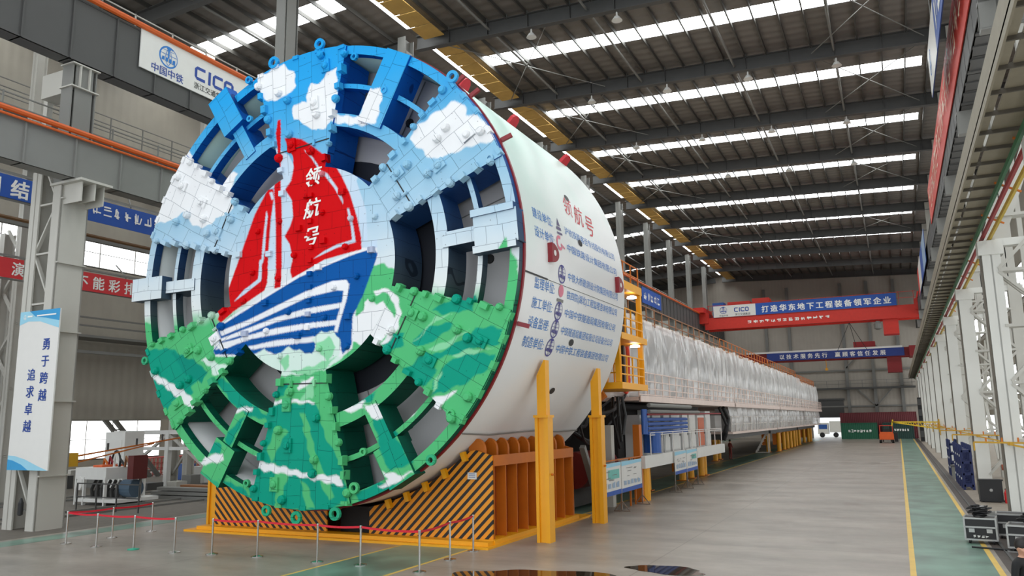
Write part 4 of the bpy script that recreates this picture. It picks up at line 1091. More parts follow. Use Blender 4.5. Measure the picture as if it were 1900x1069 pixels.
post(-23.55, 22.75, -1, 'amber post left of the striped cradle, half hidden by the green cutterhead rim', 4.7)
post(-23.55, 27.6, -1, 'amber post at the back left of the striped cradle', 4.7)

# ================================================================== BACK-UP TRAIN
GX = -10.5          # hall-side face of the train
def film(x0, y0, y1, z0, z1, parent, folds, amp=.16, bulge=.25, seed=1, side='x'):
    """hanging plastic sheet with folds gathered at its top"""
    r = random.Random(seed); n = max(16, int((y1 - y0) * 7)); m = 10
    ph = [r.uniform(0, 6.28) for _ in range(5)]
    mb = MB()
    for j in range(m + 1):
        t = j / m; z = z0 + (z1 - z0) * t
        for i in range(n + 1):
            y = y0 + (y1 - y0) * i / n
            w = amp * (math.sin(y * folds + ph[0] + .5 * math.sin(y * 1.3)) * .5 + math.sin(y * folds * 2.7 + ph[1] + t * 2) * .3 + math.sin(y * folds * .45 + ph[2]) * .45 + math.sin(y * folds * 6.1 + ph[3] + t * 4) * .16) * (.45 + .55 * t)
            mb.v.append((x0 + w + bulge * math.sin(PI * t) * .6, y, z + (.08 * math.sin(y * 2.1 + ph[4]) if j == m else 0)))
    for j in range(m):
        for i in range(n):
            a = j * (n + 1) + i; mb.f.append((a, a + 1, a + n + 2, a + n + 1)); mb.mi.append(0)
    return mb.build('plastic_sheet', M_FILM, parent, smooth=True)
def handrail(x, y0, y1, z, m, parent, step=1.5, h=1.1, rails=(.4, .75, 1.1), r=.028, name='handrail'):
    mb = MB(); n = max(1, int((y1 - y0) / step))
    for i in range(n + 1):
        y = y0 + (y1 - y0) * i / n
        mb.bar((x, y, z), (x, y, z + h), r * 2)
    for q in rails: mb.bar((x, y0, z + q), (x, y1, z + q), r * 1.7)
    return mb.build(name, m, parent)
M_PINKR = mat('pinkish_handrail', (226, 206, 196), .45)
M_MACH = mat('machine_grey', (150, 150, 148), .5, var=.25, scale=.6)
M_CABW = mat('cabinet_white', (224, 224, 222), .4, var=.04)
M_BROWNP = mat('brown_pipe', (150, 100, 62), .5)
def jack(x, y, h, label, group):
    e = empty('support_jack', (x, y, 0), label, 'jack stand', group)
    MB().tube([(x, y, 0), (x, y, h)], .21, 12).build('leg', M_YEL, e)
    MB().box(x - .32, x + .32, y - .3, y + .3, h - .08, h).box(x - .3, x + .3, y - .28, y + .28, 0, .05).build('end_plate', M_ORG, e)
    MB().box(x - .6, x - .2, y - .12, y + .12, h * .35, h * .9).build('gusset', M_ORG, e)
    return e
def gantry(y0, y1, label, first=False, low=True, seed=1, ztop=8.35, zdeck=4.65):
    e = empty('backup_gantry', ((GX - 12) / 2, (y0 + y1) / 2, 2), label, 'gantry', None)
    L_ = y1 - y0
    mb = MB(); mb.box(-22.6, GX, y0, y1, zdeck - .16, zdeck); mb.box(GX - .04, GX + .06, y0, y1, zdeck - .22, zdeck + .06); mb.build('upper_deck', M_PINKR, e)
    mb = MB(); mb.box(-22.0, -11.3, y0, y1, ztop - .12, ztop + .05); mb.build('roof_deck', M_PINKR, e)
    k = 0; y = y0 + .3
    while y < y1:
        MB().bar((-11.2, y, zdeck), (-11.2, y, ztop), .16, .16).build('post', M_WHITE, e); y += 3.1; k += 1
    rr = random.Random(seed * 5)
    y = y0 + .5
    while y < y1 - 1.6:
        w = rr.uniform(1.0, 2.2); h = rr.uniform(1.6, 3.0); d = rr.uniform(.2, .9)
        MB().box(-13.6, -11.7 - d, y, y + w, zdeck, zdeck + h).build('machine_housing', (M_CABW, M_MACH, M_CABW, M_STEEL)[rr.randrange(4)], e); y += w + rr.uniform(.15, .7)
    handrail(GX - .02, y0, y1, zdeck, M_PINKR, e, 1.3, 1.15, (.12, .4, .75, 1.15), .026)
    film(-11.0, y0, y1, zdeck + .05, ztop + .12, e, 2.1, .22, .3, seed)
    # roof pipes, brown rails along the top
    mb = MB()
    for q, z in ((-11.25, ztop + .12), (-11.6, ztop + .18), (-12.0, ztop + .2)): mb.tube([(q, y0, z), (q, y1, z)], .07, 6)
    mb.build('roof_pipe', M_BROWNP, e)
    handrail(-11.35, y0, y1, ztop + .05, M_ORG if not first else M_BROWNP, e, 1.5, 1.0, (.5, 1.0), .028, 'roof_handrail')
    MB().box(-22, -11.9, y0 + .2, y1 - .2, ztop + .2, ztop + .6).build('roof_duct', mat('cream_duct', (206, 192, 172), .6, var=.1), e)
    if low:
        MB().box(-21, GX - .3, y0, y1, 2.5, 2.66).build('lower_deck', M_PINKR, e)
        handrail(GX - .35, y0, y1, 2.66, M_RAILW, e, 1.6, 1.1, (.55, 1.1), .03)
        film(-10.95, y0, y1, 2.6, zdeck - .1, e, 2.3, .18, .2, seed + 9)
        y = y0 + .6
        while y < y1 - 1.5:
            w = rr.uniform(1.0, 2.4); MB().box(-13.8, -11.6 - rr.uniform(0, .6), y, y + w, 2.66, 2.66 + rr.uniform(1.1, 1.8)).build('machine_housing', (M_CABW, M_MACH)[rr.randrange(2)], e); y += w + rr.uniform(.3, .9)
        MB().box(-20, -11.6, y0 + .4, y1 - .4, 2.1, 2.5).build('chassis_beam', M_STEELD, e)
    MB().box(-17, -14.2, y0 + .3, y1 - .3, zdeck + .1, ztop - .3).build('added_shade_block', M_DARKIN, e)  # added dark block, puts shade into the gaps between the housings
    # glossy bundle of cross members seen through the sheet
    mb = MB(); y = y0 + 1
    while y < y1 - 1: mb.bar((-11.3, y, zdeck + 1.9), (-11.3, y + 1.2, zdeck + 3.2), .07); y += 2.4
    mb.build('brace', M_WHITE, e)
    return e
g1 = gantry(35.0, 58.0, 'foremost back-up gantry wrapped in clear plastic above white cabinets and blue pipes', True, False, 1)
g2 = gantry(58.6, 82.0, 'second back-up gantry from the shield, wrapped in plastic on two decks', False, True, 2)
g3 = gantry(82.6, 106.0, 'third back-up gantry from the shield, wrapped in plastic over a row of amber jacks', False, True, 3)
g4 = gantry(106.6, 130.0, 'rearmost back-up gantry near the far wall, wrapped in loose plastic', False, True, 4, 8.0)
# end curtain and front curve of the sheets
mb = MB(); n = 26
for i in range(n):
    x0_, x1_ = -11 - 9 * i / n, -11 - 9 * (i + 1) / n; a, b = .15 * math.sin(i * 1.9), .15 * math.sin((i + 1) * 1.9)
    mb.quad((x0_, 130.1 + a, 2.6), (x1_, 130.1 + b, 2.6), (x1_, 130.0 + b, 8.2), (x0_, 130.0 + a, 8.2))
mb.build('end_sheet', M_FILM, g4, smooth=True)
mb = MB(); pts = [(-11.0 - .25 * math.sin(t * .9) - t * .5, 35.0 - 1.1 * math.sin(t * 1.1), 0) for t in [i * .28 for i in range(12)]]
for i in range(len(pts) - 1):
    a, b = pts[i], pts[i + 1]; mb.quad((a[0], a[1], 4.7), (b[0], b[1], 4.7), (b[0] - .2, b[1] + 1.0, 8.4), (a[0], a[1] + 1.0, 8.4))
mb.build('front_sheet', M_FILM, g1, smooth=True)
MB().tube([(-11.0, 34.6 + .55 * math.cos(t), 6.1 + 1.25 * math.sin(t)) for t in [i * 2 * PI / 20 for i in range(21)]], .09, 8).build('red_hose_loop', mat('hose_red', (224, 70, 40), .4), g1)
# underside of the first gantry: trays, pipes, cabinets
MB().box(-20, GX + .03, 35.2, 53.2, 1.55, 1.85).box(GX - .1, GX + .1, 35.12, 53.3, 1.45, 2.0).build('lower_tray', M_WHITE, g1)
for k, (z, r_) in enumerate(((4.28, .1), (4.0, .085))):
    MB().tube([(GX + .05, 36.2, z), (GX + .05, 44.5 + k * 2, z)], r_, 8).build('grey_pipe', M_STEEL, g1)
for k in range(4):
    MB().tube([(GX - .1, 36.3, 3.62 - .21 * k), (GX - .1, 44.0, 3.62 - .21 * k)], .085, 8).build('blue_pipe', M_BLUEP, g1)
for k in range(3):
    MB().tube([(GX - .1 + .0, 35.7 + k * .22, 2.95), (GX - .1, 35.7 + k * .22, 4.1)], .085, 8).build('blue_pipe', M_BLUEP, g1)
MB().tube([(GX, 36.1, 3.85), (GX, 53, 3.95)], .05, 6).build('red_pipe', M_MAROON, g1)
handrail(GX - .02, 36.5, 53, 2.0, M_RAILW, g1, 1.9, 1.0, (.9, 1.0), .022)
yy = 37.0
for k in range(8):
    w = (2.1, 1.9, 1.5, 2.2, 1.6, 1.9, 2.2, 1.8, 1.9)[k]
    c_ = MB().box(-11.9, -11.15, yy, yy + w - .35, 1.85, 4.1 if k % 3 else 3.85).build('cabinet', M_CABW, g1)
    MB().box(-11.15, -11.12, yy + .12, yy + w - .5, 2.0, 3.7).build('cabinet_door', M_WHITE if k != 6 else mat('cabinet_orange', (206, 96, 44), .45), c_)
    MB().box(-11.13, -11.09, yy + w - .62, yy + w - .56, 2.7, 3.0).build('handle', M_BLACK, c_)
    yy += w + (.25 if k % 2 else .05)
MB().tube([(GX - .25, 37.6, 2.05), (GX - .25, 37.6, 3.0)], .42, 16).build('blue_drum', M_BLUEP, g1)
MB().box(-19.5, -11.95, 36.0, 53.0, 1.86, 4.4).build('added_shade_block', M_DARKIN, g1)  # added dark block behind the cabinets, stands in for shade under the deck
MB().tube([(-11.2, 57.6, 4.4), (-11.0, 58.2, 3.6), (-11.2, 58.2, 2.6), (-11.4, 58.3, 2.1)], .14, 8).tube([(-11.4, 57.2, 4.4), (-11.1, 57.9, 3.2), (-11.6, 58.3, 2.1)], .1, 8).build('black_hose', M_BLACK, g1)
# white steps standing between the gantries
st = empty('step_ladder', (-13.0, 88.0, 0), 'white steel step ladder under the plastic-wrapped gantry', 'ladder')
mb = MB()
for s in (-.4, .4): mb.bar((-13.9, 88 + s, .05), (-12.6, 88 + s, 2.3), .08); mb.bar((-12.6, 88 + s, 0), (-12.6, 88 + s, 3.1), .07); mb.bar((-13.9, 88 + s, .05), (-12.6, 88 + s, .05), .06)
mb.build('frame', M_RAILW, st)
mb = MB()
for k in range(7): mb.box(-13.9 + k * .19, -13.65 + k * .19, 87.6, 88.4, .25 + k * .31, .29 + k * .31)
mb.build('tread', M_RAILW, st)
J = 'amber jack stands under the gantries'
JL = 'amber tubular jack stand in the row holding up the wrapped gantries'
for k, (x, y, h) in enumerate(((-12.0, 40.7, 1.5), (-11.9, 47.8, 1.5), (-11.9, 49.9, 1.5), (-11.7, 51.9, 1.5), (-11.75, 52.9, 1.5))):
    jack(x, y, h, ('short amber jack stand under the white cabinets, nearest the information boards', 'short amber jack stand beneath the white tray, behind the nearer pair of posters', 'short amber jack stand beneath the white tray, behind the second pair of posters', 'short amber jack stand at the rear of the white tray, first of a close pair', 'short amber jack stand at the very rear end of the white tray')[k], None)
for k, (x, y) in enumerate(((-12.9, 89.7), (-12.0, 91.3), (-12.2, 93.2), (-12.1, 96.4), (-12.1, 99.6), (-12.1, 102.8), (-12.1, 106.0), (-12.2, 109.5), (-12.2, 113.0), (-12.7, 124), (-12.4, 127.0), (-12.3, 129.4), (-14.6, 70.5), (-14.9, 73.5))):
    jack(x, y, 2.1, JL, J)

# ------------------------------------------------------------------ amber access tower behind the shield
tw = empty('access_tower', (-10.6, 32.2, 4.6), 'amber steel access tower with railed platforms between shield and gantry', 'access tower')
xa, xb, ya, yb = -11.6, -9.95, 30.4, 33.6
for (x, y) in ((xb, ya), (xb, yb), (xa, ya), (xa, yb)):
    MB().bar((x, y, 5.12), (x, y, 9.04), .2, .2).build('tower_post', M_YEL, tw)
for z, x_out in ((4.85, -9.75), (6.85, -9.7), (9.05, -9.85)):
    MB().box(-12.2, x_out, ya - .17, yb + .2, z, z + .26 if z < 9 else z + .35).build('platform', M_YEL, tw)
for z in (5.1, 7.1):
    handrail(xb + .1, ya, yb, z, M_YEL, tw, .8, 1.1, (.35, .7, 1.1), .03)
    mb = MB()
    for q in (.4, .75, 1.1): mb.bar((-12.2, ya, z + q), (xb, ya, z + q), .05)
    mb.build('handrail', M_YEL, tw)
handrail(xb, ya, yb, 9.35, M_ORG, tw, .9, .9, (.45, .9), .025)
mb = MB(); 
for q in range(9): mb.bar((-10.4, 31.2 + .0, 5.2 + q * .42), (-10.4, 31.7, 5.2 + q * .42), .03)
mb.bar((-10.4, 31.2, 5), (-10.4, 31.2, 9.2), .05); mb.bar((-10.4, 31.7, 5), (-10.4, 31.7, 9.2), .05); mb.build('ladder', M_YEL, tw)
mb = MB(); mb.bar((-11.4, 30.3, 9.4), (-14.2, 29.8, 12.3), .1); mb.bar((-11.2, 30.7, 9.4), (-13.6, 30.4, 12.6), .1)
for q in range(8): t = q / 7; mb.bar((-11.4 - 2.8 * t, 30.3 - .5 * t, 9.4 + 2.9 * t), (-11.2 - 2.4 * t, 30.7 - .3 * t, 9.4 + 3.2 * t), .06)
for q in range(6): mb.bar((-11.3 - q * .5, 30.2, 9.3 + q * .5), (-11.3 - q * .5, 30.2, 10.4 + q * .5), .05)
mb.build('inclined_ladder', M_ORG, tw)
mb = MB(); mb.bar((-10.6, 30.3, 4.75), (-13.8, 30.0, 2.6), .34, .5); 
for q in range(7): mb.bar((-10.7 - q * .5, 30.2, 4.9 - q * .33), (-10.7 - q * .5, 30.2, 6.0 - q * .33), .05)
mb.bar((-10.6, 30.2, 6.0), (-13.8, 30.1, 3.9), .05); mb.bar((-10.6, 30.2, 5.5), (-13.8, 30.1, 3.4), .05); mb.build('sloping_walkway', M_ORG, tw)
for (x, y, z) in ((-9.95, 32.6, 8.8), (-9.95, 32.8, 6.7)):
    MB().lathe((x, y, z), [(.04, .12), (.2, .08), (.22, 0)], 12).build('work_lamp', M_LAMP, tw)
for i, x in enumerate((-10.5, -10.8, -11.1)):
    MB().box(x - .06, x + .06, 33.1, 33.3, 7.3, 8.7).build('control_pipe', M_STEEL, tw)
MB().bar((-10.8, 33.3, 4.85), (-10.8, 33.3, 9.0), .35, .2).build('dark_panel', M_DARKIN, tw)
# black hose bundle slung under the tower
hb = empty('hose_bundle', (-11.2, 32.6, 3.2), 'tangled black hoses slung between the shield tail and the first gantry', 'hoses')
r_ = random.Random(11)
for k in range(14):
    y = 29.6; x = -11.2 - r_.uniform(0, 2.5); z = 4.4 - r_.uniform(0, 1.2); sag = r_.uniform(.4, 1.3)
    pts = [(x + .5 * math.sin(t * 3 + k), y + 5.4 * t, z - sag * math.sin(PI * t) + .5 * t) for t in [i / 12 for i in range(13)]]
    MB().tube(pts, r_.uniform(.05, .1), 7).build('hose', M_BLACK, hb)
for k in range(3): MB().tube([(-10.7 - .3 * k, 33.0 + .3 * k, 4.6), (-10.6 - .3 * k, 33.1, 3.8), (-10.7 - .25 * k, 33.0 + .5 * k, 3.0 - .3 * k)], .07, 7).build('hose', M_BLACK, hb)
pd = empty('gantry_pedestal', (-12.5, 33.0, 0), 'grey steel pedestal and dark red drive under the black hoses', 'pedestal')
MB().box(-11.6, -11.15, 32.7, 33.1, 0, 3.4).build('upright', M_LATT, pd)
MB().bar((-11.4, 31.6, .2), (-11.4, 29.9, 2.6), .22, .2).build('brace', M_STEEL, pd)
MB().tube([(-12.2, 30.8, 1.6), (-12.2, 34.6, 1.6)], .75, 18).build('drive_drum', mat('oxide_red', (110, 26, 22), .5), pd)
MB().box(-17, -12.3, 30.5, 35.0, .1, 1.0).build('sledge', M_STEELD, pd)
mb = MB(); 
for z in (1.4, 2.0): mb.bar((-10.6, 30.2, z), (-10.6, 35.0, z), .05)
for y in (30.2, 33.4, 34.1, 35.0): mb.bar((-10.6, y, 0), (-10.6, y, 2.0), .07)
mb.build('guard_rail', M_ORG, pd)
MB().box(-10.9, -10.6, 35.0, 35.4, 0, 3.4).build('amber_leg', M_ORG, pd)
MB().tube([(-10.75, 35.9, 0), (-10.75, 35.9, 1.5)], .3, 14).build('amber_column', M_YEL, pd)

# ================================================================== SIGNS AND BANNERS
UY, UZ = (0, 1, 0), (0, 0, 1)
FAR = (1, 0, 0)
def scribble(mb, x0, x1, y, h, fn, n, seed, w=.06):
    """illegible brush strokes where the writing cannot be read"""
    r = random.Random(seed)
    for k in range(n):
        cx = x0 + (x1 - x0) * (k + .5) / n; s = (x1 - x0) / n * .38
        for q in range(5):
            if r.random() < .5: yy = y + h * r.uniform(.1, .9); mb.stroke([(cx - s, yy), (cx + s * r.uniform(.3, 1), yy + h * r.uniform(-.08, .08))], w, fn)
            else: xx = cx + s * r.uniform(-.8, .8); mb.stroke([(xx, y + h * r.uniform(0, .3)), (xx + s * r.uniform(-.4, .4), y + h * r.uniform(.7, 1))], w, fn)
s = sign('wall_banner', 'white banner with blue globe mark and CICO lettering on the upper left crane girder', 'banner', (-27.93, 21.6, 18.86), UY, UZ, 6.55, 1.76, M_WHITEB,
     [('globe', 1.44, 1.02, .5, M_TXB), ('中国中铁', 1.42, .12, .44, M_TXN, dict(align='CENTER', bold=.012)), ('浙江交通集团', 2.9, .2, .33, M_TXK, dict(bold=.01))])
def block_letters(mb, fn, x, y, h, w=None, t=None):
    """squared rounded capitals C I C O"""
    t = t or h * .2; W = w or h * 1.0
    def o_(x): mb.stroke([(x + t, y + t / 2), (x + W - t, y + t / 2), (x + W - t / 2, y + t), (x + W - t / 2, y + h - t), (x + W - t, y + h - t / 2), (x + t, y + h - t / 2), (x + t / 2, y + h - t), (x + t / 2, y + t), (x + t, y + t / 2)], t, fn)
    def c_(x): mb.stroke([(x + W, y + t / 2), (x + t, y + t / 2), (x + t / 2, y + t), (x + t / 2, y + h - t), (x + t, y + h - t / 2), (x + W, y + h - t / 2)], t, fn)
    c_(x); mb.stroke([(x + W * 1.42, y), (x + W * 1.42, y + h)], t, fn); c_(x + W * 1.72); o_(x + W * 2.85)
mb = MB(); block_letters(mb, plane(s.location, UY, UZ, .006), 2.92, .62, .66, .62, .15); mb.build('lettering', M_TXN, s)
sign('wall_banner', 'long blue banner on the upper left girder, continuing the white CICO banner behind the cutterhead', 'banner', (-27.93, 28.2, 18.86), UY, UZ, 16.0, 1.76, M_BLUEB, [])
far_b = sign('wall_banner', 'blue banner with white lettering on the far stretch of the left crane girder', 'banner', (-27.93, 96.0, 18.3), UY, UZ, 9.0, 2.1, M_BLUEB, [])
mb = MB(); scribble(mb, .6, 8.4, .5, 1.1, plane(far_b.location, UY, UZ, .008), 5, 4, .12); mb.build('lettering', M_TXW, far_b)
# banners hung in the side bay
tr = empty('banner_truss_beam', (-38.6, 20, 12)); struct(tr)
MB().bar((-38.7, 4, 12.05), (-38.7, 120, 12.05), .1).bar((-38.7, 4, 10.9), (-38.7, 120, 10.9), .08).bar((-38.7, 4, 16.2), (-38.7, 120, 16.2), .12).bar((-38.7, 4, 14.85), (-38.7, 120, 14.85), .1).build('rail', M_STEEL, tr)
mb = MB()
for k in range(28): y = 6 + k * 4; mb.bar((-38.7, y, 10.9), (-38.7, y, 12.05), .06); mb.bar((-38.7, y, 14.85), (-38.7, y, 16.2), .06); mb.bar((-38.7, y, 16.2), (-39.3, y, 17.3), .06); mb.bar((-38.7, y, 12.05), (-39.6, y, 12.8), .06)
mb.build('strut', M_STEEL, tr)
s = sign('hanging_banner', 'red banner with white characters at the picture edge, left of the lattice column', 'banner', (-38.6, 19.5, 10.95), UY, UZ, 4.6, .98, M_REDB, [('导', 2.55, .22, .72, M_TXW, dict(bold=.02)), ('演', 4.0, .2, .72, M_TXW, dict(bold=.02, xs=.9))])
s = sign('hanging_banner', 'red banner reading four white characters between the lattice column and the cutterhead', 'banner', (-38.6, 26.6, 10.9), UY, UZ, 6.4, 1.0, M_REDB, [(c, .3 + .98 * k, .2, .74, M_TXW, dict(bold=.02)) for k, c in enumerate('不能彩排')])
s = sign('hanging_banner', 'blue banner with a white character at the picture edge, above the red banner', 'banner', (-38.6, 20.0, 14.9), UY, UZ, 4.5, 1.15, M_BLUEB, [('团', 1.7, .18, .95, M_TXW, dict(bold=.03)), ('结', 3.1, .18, .95, M_TXW, dict(bold=.03))])
s = sign('hanging_banner', 'blue banner with crowded white characters between the lattice column and the painted clouds', 'banner', (-38.6, 27.3, 14.75), UY, UZ, 7.0, 1.25, M_BLUEB, [])
mb = MB(); scribble(mb, .2, 6.8, .4, .62, plane(s.location, UY, UZ, .008), 10, 8, .075); mb.build('lettering', M_TXW, s)
# hanging board on the lattice column
M_SW1 = mat('sky_swoosh', (52, 152, 206), .5, var=.05); M_SW2 = mat('pale_swoosh', (150, 206, 228), .5, var=.05)
w, h = 2.28, 5.8
items = [('poly', [(0, h), (0, h - .5), (.5, h - .38), (1.2, h - .42), (w, h - .72), (w, h)], M_SW2), ('poly2', [(.55, h), (.9, h - .22), (1.5, h - .3), (w, h - .45), (w, h)], M_SW1),
         ('poly', [(0, 0), (w, 0), (1.7, .16), (1.0, .38), (.4, .5), (0, .52)], M_SW2), ('poly2', [(0, 0), (1.2, 0), (.8, .2), (.3, .34), (0, .38)], M_SW1)]
s = sign('hanging_board', 'tall white board with two columns of blue characters and blue waves on the lattice column', 'banner', (-29.45, 18.44, 2.16), FAR, UZ, w, h, M_WHITEB, items)
fn = plane(s.location, FAR, UZ, .009)
for i, c in enumerate('勇于跨越'):
    mb = MB(); mb.text(c, .46, lambda x, y, i=i: fn(1.44 + x, 4.35 - .62 * i + y), bold=.02); mb.build('lettering', M_TXN, s)
for i, c in enumerate('追求卓越'):
    mb = MB(); mb.text(c, .46, lambda x, y, i=i: fn(.72 + x, 3.25 - .62 * i + y), bold=.02); mb.build('lettering', M_TXN, s)
mb = MB(); globe_mark(mb, .3, h - .22, .09, fn); mb.stroke([(.46, h - .2), (.75, h - .2)], .06, fn); mb.stroke([(1.0, h - .2), (2.1, h - .2)], .05, fn); mb.build('emblem', M_TXW, s)
MB().box(-29.2, -29.1, 18.46, 18.77, 3.0, 3.1).box(-28.4, -28.3, 18.46, 18.77, 3.0, 3.1).box(-29.5, -29.4, 18.46, 18.77, 7.3, 7.4).box(-28.4, -28.3, 18.46, 18.77, 7.3, 7.4).build('mounting_bracket', M_STEEL, s)
# banners over the right hand runway
NR = (0, -1, 0)
s = sign('girder_banner', 'long orange-red banner with white strokes running along the upper right girder', 'banner', (3.9, 74.0, 19.6), NR, UZ, 44.0, 3.0, M_REDO, [])
mb = MB(); scribble(mb, 1.0, 43.0, .5, 2.0, plane(s.location, NR, UZ, .008), 22, 21, .13); mb.build('lettering', mat('cream_lettering', (236, 214, 186), .5), s)
s = sign('girder_banner', 'blue and white banner high at the top right, left of the long red one', 'banner', (3.2, 47.2, 20.9), NR, UZ, 24.0, 2.6, M_BLUEB, [('rect', 0, 0, 6.2, 2.6, M_WHITEB)])
mb = MB(); globe_mark(mb, 1.6, 1.4, .7, plane(s.location, NR, UZ, .009)); mb.build('emblem', M_TXB, s); mb = MB(); scribble(mb, 7, 23, .5, 1.6, plane(s.location, NR, UZ, .009), 8, 5, .2); mb.build('lettering', M_TXW, s)
for y in (42.9, 31.2): MB().tube([(3.23, y, 23.4), (3.23, y, zc(3.2) - 1.28)], .03, 6).build('hanging_rod', M_STEEL, s)
s = sign('girder_banner', 'distant blue banner with white ends beyond the long red one on the right girder', 'banner', (3.75, 112.0, 18.6), NR, UZ, 26.0, 3.2, M_BLUEB, [('rect', 0, 0, 4, 3.2, M_REDO), ('rect', 4, 0, 12, 3.2, M_WHITEB), ('rect', 19, 0, 26, 3.2, mat('pale_blue_field', (150, 176, 206), .5))])

# ================================================================== OVERHEAD CRANES
c1 = empty('overhead_crane', (-11.6, 130, 19), 'upper red overhead crane spanning the hall, carrying the white and blue banner', 'crane')
MB().box(-27.2, 4.1, 129.2, 129.9, 17.95, 19.85).build('main_girder', M_RED, c1)
MB().box(-27.2, 4.1, 132.2, 132.9, 17.95, 19.85).build('main_girder', M_RED, c1)
for x0, x1 in ((-28.7, -27.0), (3.95, 4.6)):
    MB().box(x0, x1, 127.6, 134.2, 20.67, 21.5).box(x0 if x0 < 0 else 3.6, -26.6 if x0 < 0 else x1, 129.0, 133.0, 19.0, 20.7).build('end_carriage', M_RED, c1)
mb = MB()
for k in range(16): mb.bar((-26.5 + k * 2, 129.1, 19.85), (-26.5 + k * 2, 129.1, 21.9), .06)
for z in (20.9, 21.8): mb.bar((-26.8, 129.1, z), (3.8, 129.1, z), .06)
mb.build('walkway_rail', M_RED, c1)
tb = MB().box(-23.5, -20.0, 129.6, 132.8, 19.9, 22.3).box(-19.6, -17.0, 129.6, 132.5, 19.9, 22.6).build('trolley', M_RED, c1); MB().box(-26, -24.2, 130, 132, 20, 22.4).build('motor', M_BLUEP, c1)
MB().box(-.9, 1.2, 129.6, 132.4, 15.7, 17.95).build('operator_cab', M_RED, c1)
MB().tube([(-5.6, 131, 17.9), (-4.9, 131, 14.2)], .04, 5).tube([(-5.6, 131, 17.9), (-7.6, 131, 13.6)], .04, 5).tube([(-5.6, 131, 17.9), (-3.4, 131, 13.6)], .04, 5).build('hoist_rope', M_BLACK, c1)
MB().lathe((-1.6, 129.6, 16.4), [(.2, 0), (.55, .2), (.6, .9), (.3, 1.3)], 12).build('cable_reel', M_STEEL, c1)
fn = plane((-26, 129.19, 18), FAR, UZ, .0); mb = MB(); scribble(mb, 5.5, 18, .55, .55, fn, 14, 31, .09); mb.build('lettering', M_TXW, c1)
s = sign('crane_banner', 'white and blue banner with white characters across the upper red crane', 'banner', (-25.7, 129.0, 19.85), FAR, UZ, 26.9, 1.85, M_BLUEB,
     [('rect', 0, 0, 6.65, 1.85, M_WHITEB), ('globe', 1.6, 1.1, .58, M_TXN), ('中国中铁', 1.6, .1, .36, M_TXK, dict(align='CENTER')), ('浙江交通集团', 4.6, .16, .4, M_TXK, dict(align='CENTER', bold=.01))] +
     [(c, 7.55 + 1.35 * k, .42, 1.12, M_TXW, dict(bold=.03)) for k, c in enumerate('打造华东地下工程装备领军企业')], thick=.06)
mb = MB(); block_letters(mb, plane(s.location, FAR, UZ, .008), 3.3, .72, .7, .6, .15); mb.build('lettering', M_TXN, s)
c2 = empty('overhead_crane', (-11.6, 140, 13), 'lower dark red overhead crane by the far wall, carrying the slim blue banner', 'crane')
MR2 = mat('crane_dark_red', (136, 26, 30), .5)
MB().box(-26.7, 3.8, 139.2, 139.8, 12.95, 14.4).build('main_girder', MR2, c2); MB().box(-26.7, 3.8, 142.0, 142.6, 12.95, 14.4).build('main_girder', MR2, c2)
for x0, x1 in ((-27.7, -26.4), (2.4, 3.85)): MB().box(x0, x1, 137.8, 144, 14.86 if x0 < 0 else 12.9, 15.3 if x0 < 0 else 14.5).build('end_carriage', MR2, c2)
MB().box(-5.6, -2.4, 139.4, 142.4, 14.4, 15.6).build('trolley', MR2, c2); MB().box(-.9, 1.2, 139.4, 142, 10.5, 12.95).build('operator_cab', MR2, c2)
MB().tube([(-10.0, 140, 13), (-10.0, 140, 11.6)], .05, 5).box(-10.2, -9.8, 139.9, 140.1, 11.2, 11.6).build('hook_block', M_YEL, c2)
MB().bar((-22.5, 139.0, 14.5), (1.5, 139.0, 14.5), .14, .3).build('light_tray', M_WHITEB, c2)
s = sign('crane_banner', 'slim blue banner with white characters across the lower dark red crane', 'banner', (-19.2, 138.9, 13.05), FAR, UZ, 20.9, 1.3, mat('banner_navy', (34, 58, 132), .5),
     [(c, 2.0 + 1.12 * k, .3, .85, M_TXW, dict(bold=.02)) for k, c in enumerate('以技术服务先行')] + [(c, 10.7 + 1.12 * k, .3, .85, M_TXW, dict(bold=.02)) for k, c in enumerate('赢顾客信任发展')], thick=.06)
# ------------------------------------------------------------------ far wall
wk = empty('wall_walkway_beam', (-12, 149, 9)); struct(wk)
MB().box(-27, 3, 148.4, 149.9, 8.3, 8.6).build('deck', M_STEELD, wk)
handrail_ = MB()
for k in range(16): handrail_.bar((-26 + k * 1.9, 148.45, 8.6), (-26 + k * 1.9, 148.45, 9.8), .07)
for z in (9.2, 9.8): handrail_.bar((-27, 148.45, z), (3, 148.45, z), .07)
handrail_.build('handrail', M_STEEL, wk)
for x in (-20.5, -16.5, -7.5, -3.2, 1.0):
    struct(MB().bar((x, 149.7, 0), (x, 149.7, 27), .5, .4).build('wall_post_column', M_STEEL))
for z in (5.4, 11.6):
    struct(MB().bar((-27, 149.75, z), (10, 149.75, z), .25, .25).build('wall_girt_beam', M_STEEL))
struct(MB().bar((-3.2, 149.6, 5.4), (-6.0, 149.6, 8.3), .2).bar((-3.2, 149.6, 5.4), (-.6, 149.6, 8.3), .2).bar((-7.5, 149.6, 12), (-3.5, 149.6, 16.4), .2).bar((1.0, 149.6, 12), (-3.2, 149.6, 16.4), .2).build('wall_bracing_beam', M_STEEL))
d = MB().box(-13.8, -8.4, 149.75, 149.95, 3.5, 6.5).build('door_1', M_STEELD); struct(d)
MB().box(-14.0, -8.2, 149.6, 149.95, 6.5, 6.8).build('door_head', M_STEELD, d)
tk = empty('truck', (-11.3, 156, 0), 'white truck outside the far gate, seen beyond the gantry end', 'truck')
MB().box(-13.4, -11.6, 155, 157.4, .6, 2.6).build('cab', M_WHITE, tk); MB().box(-11.4, -8.0, 155, 157.4, .9, 2.9).build('cargo_body', M_WHITE, tk)
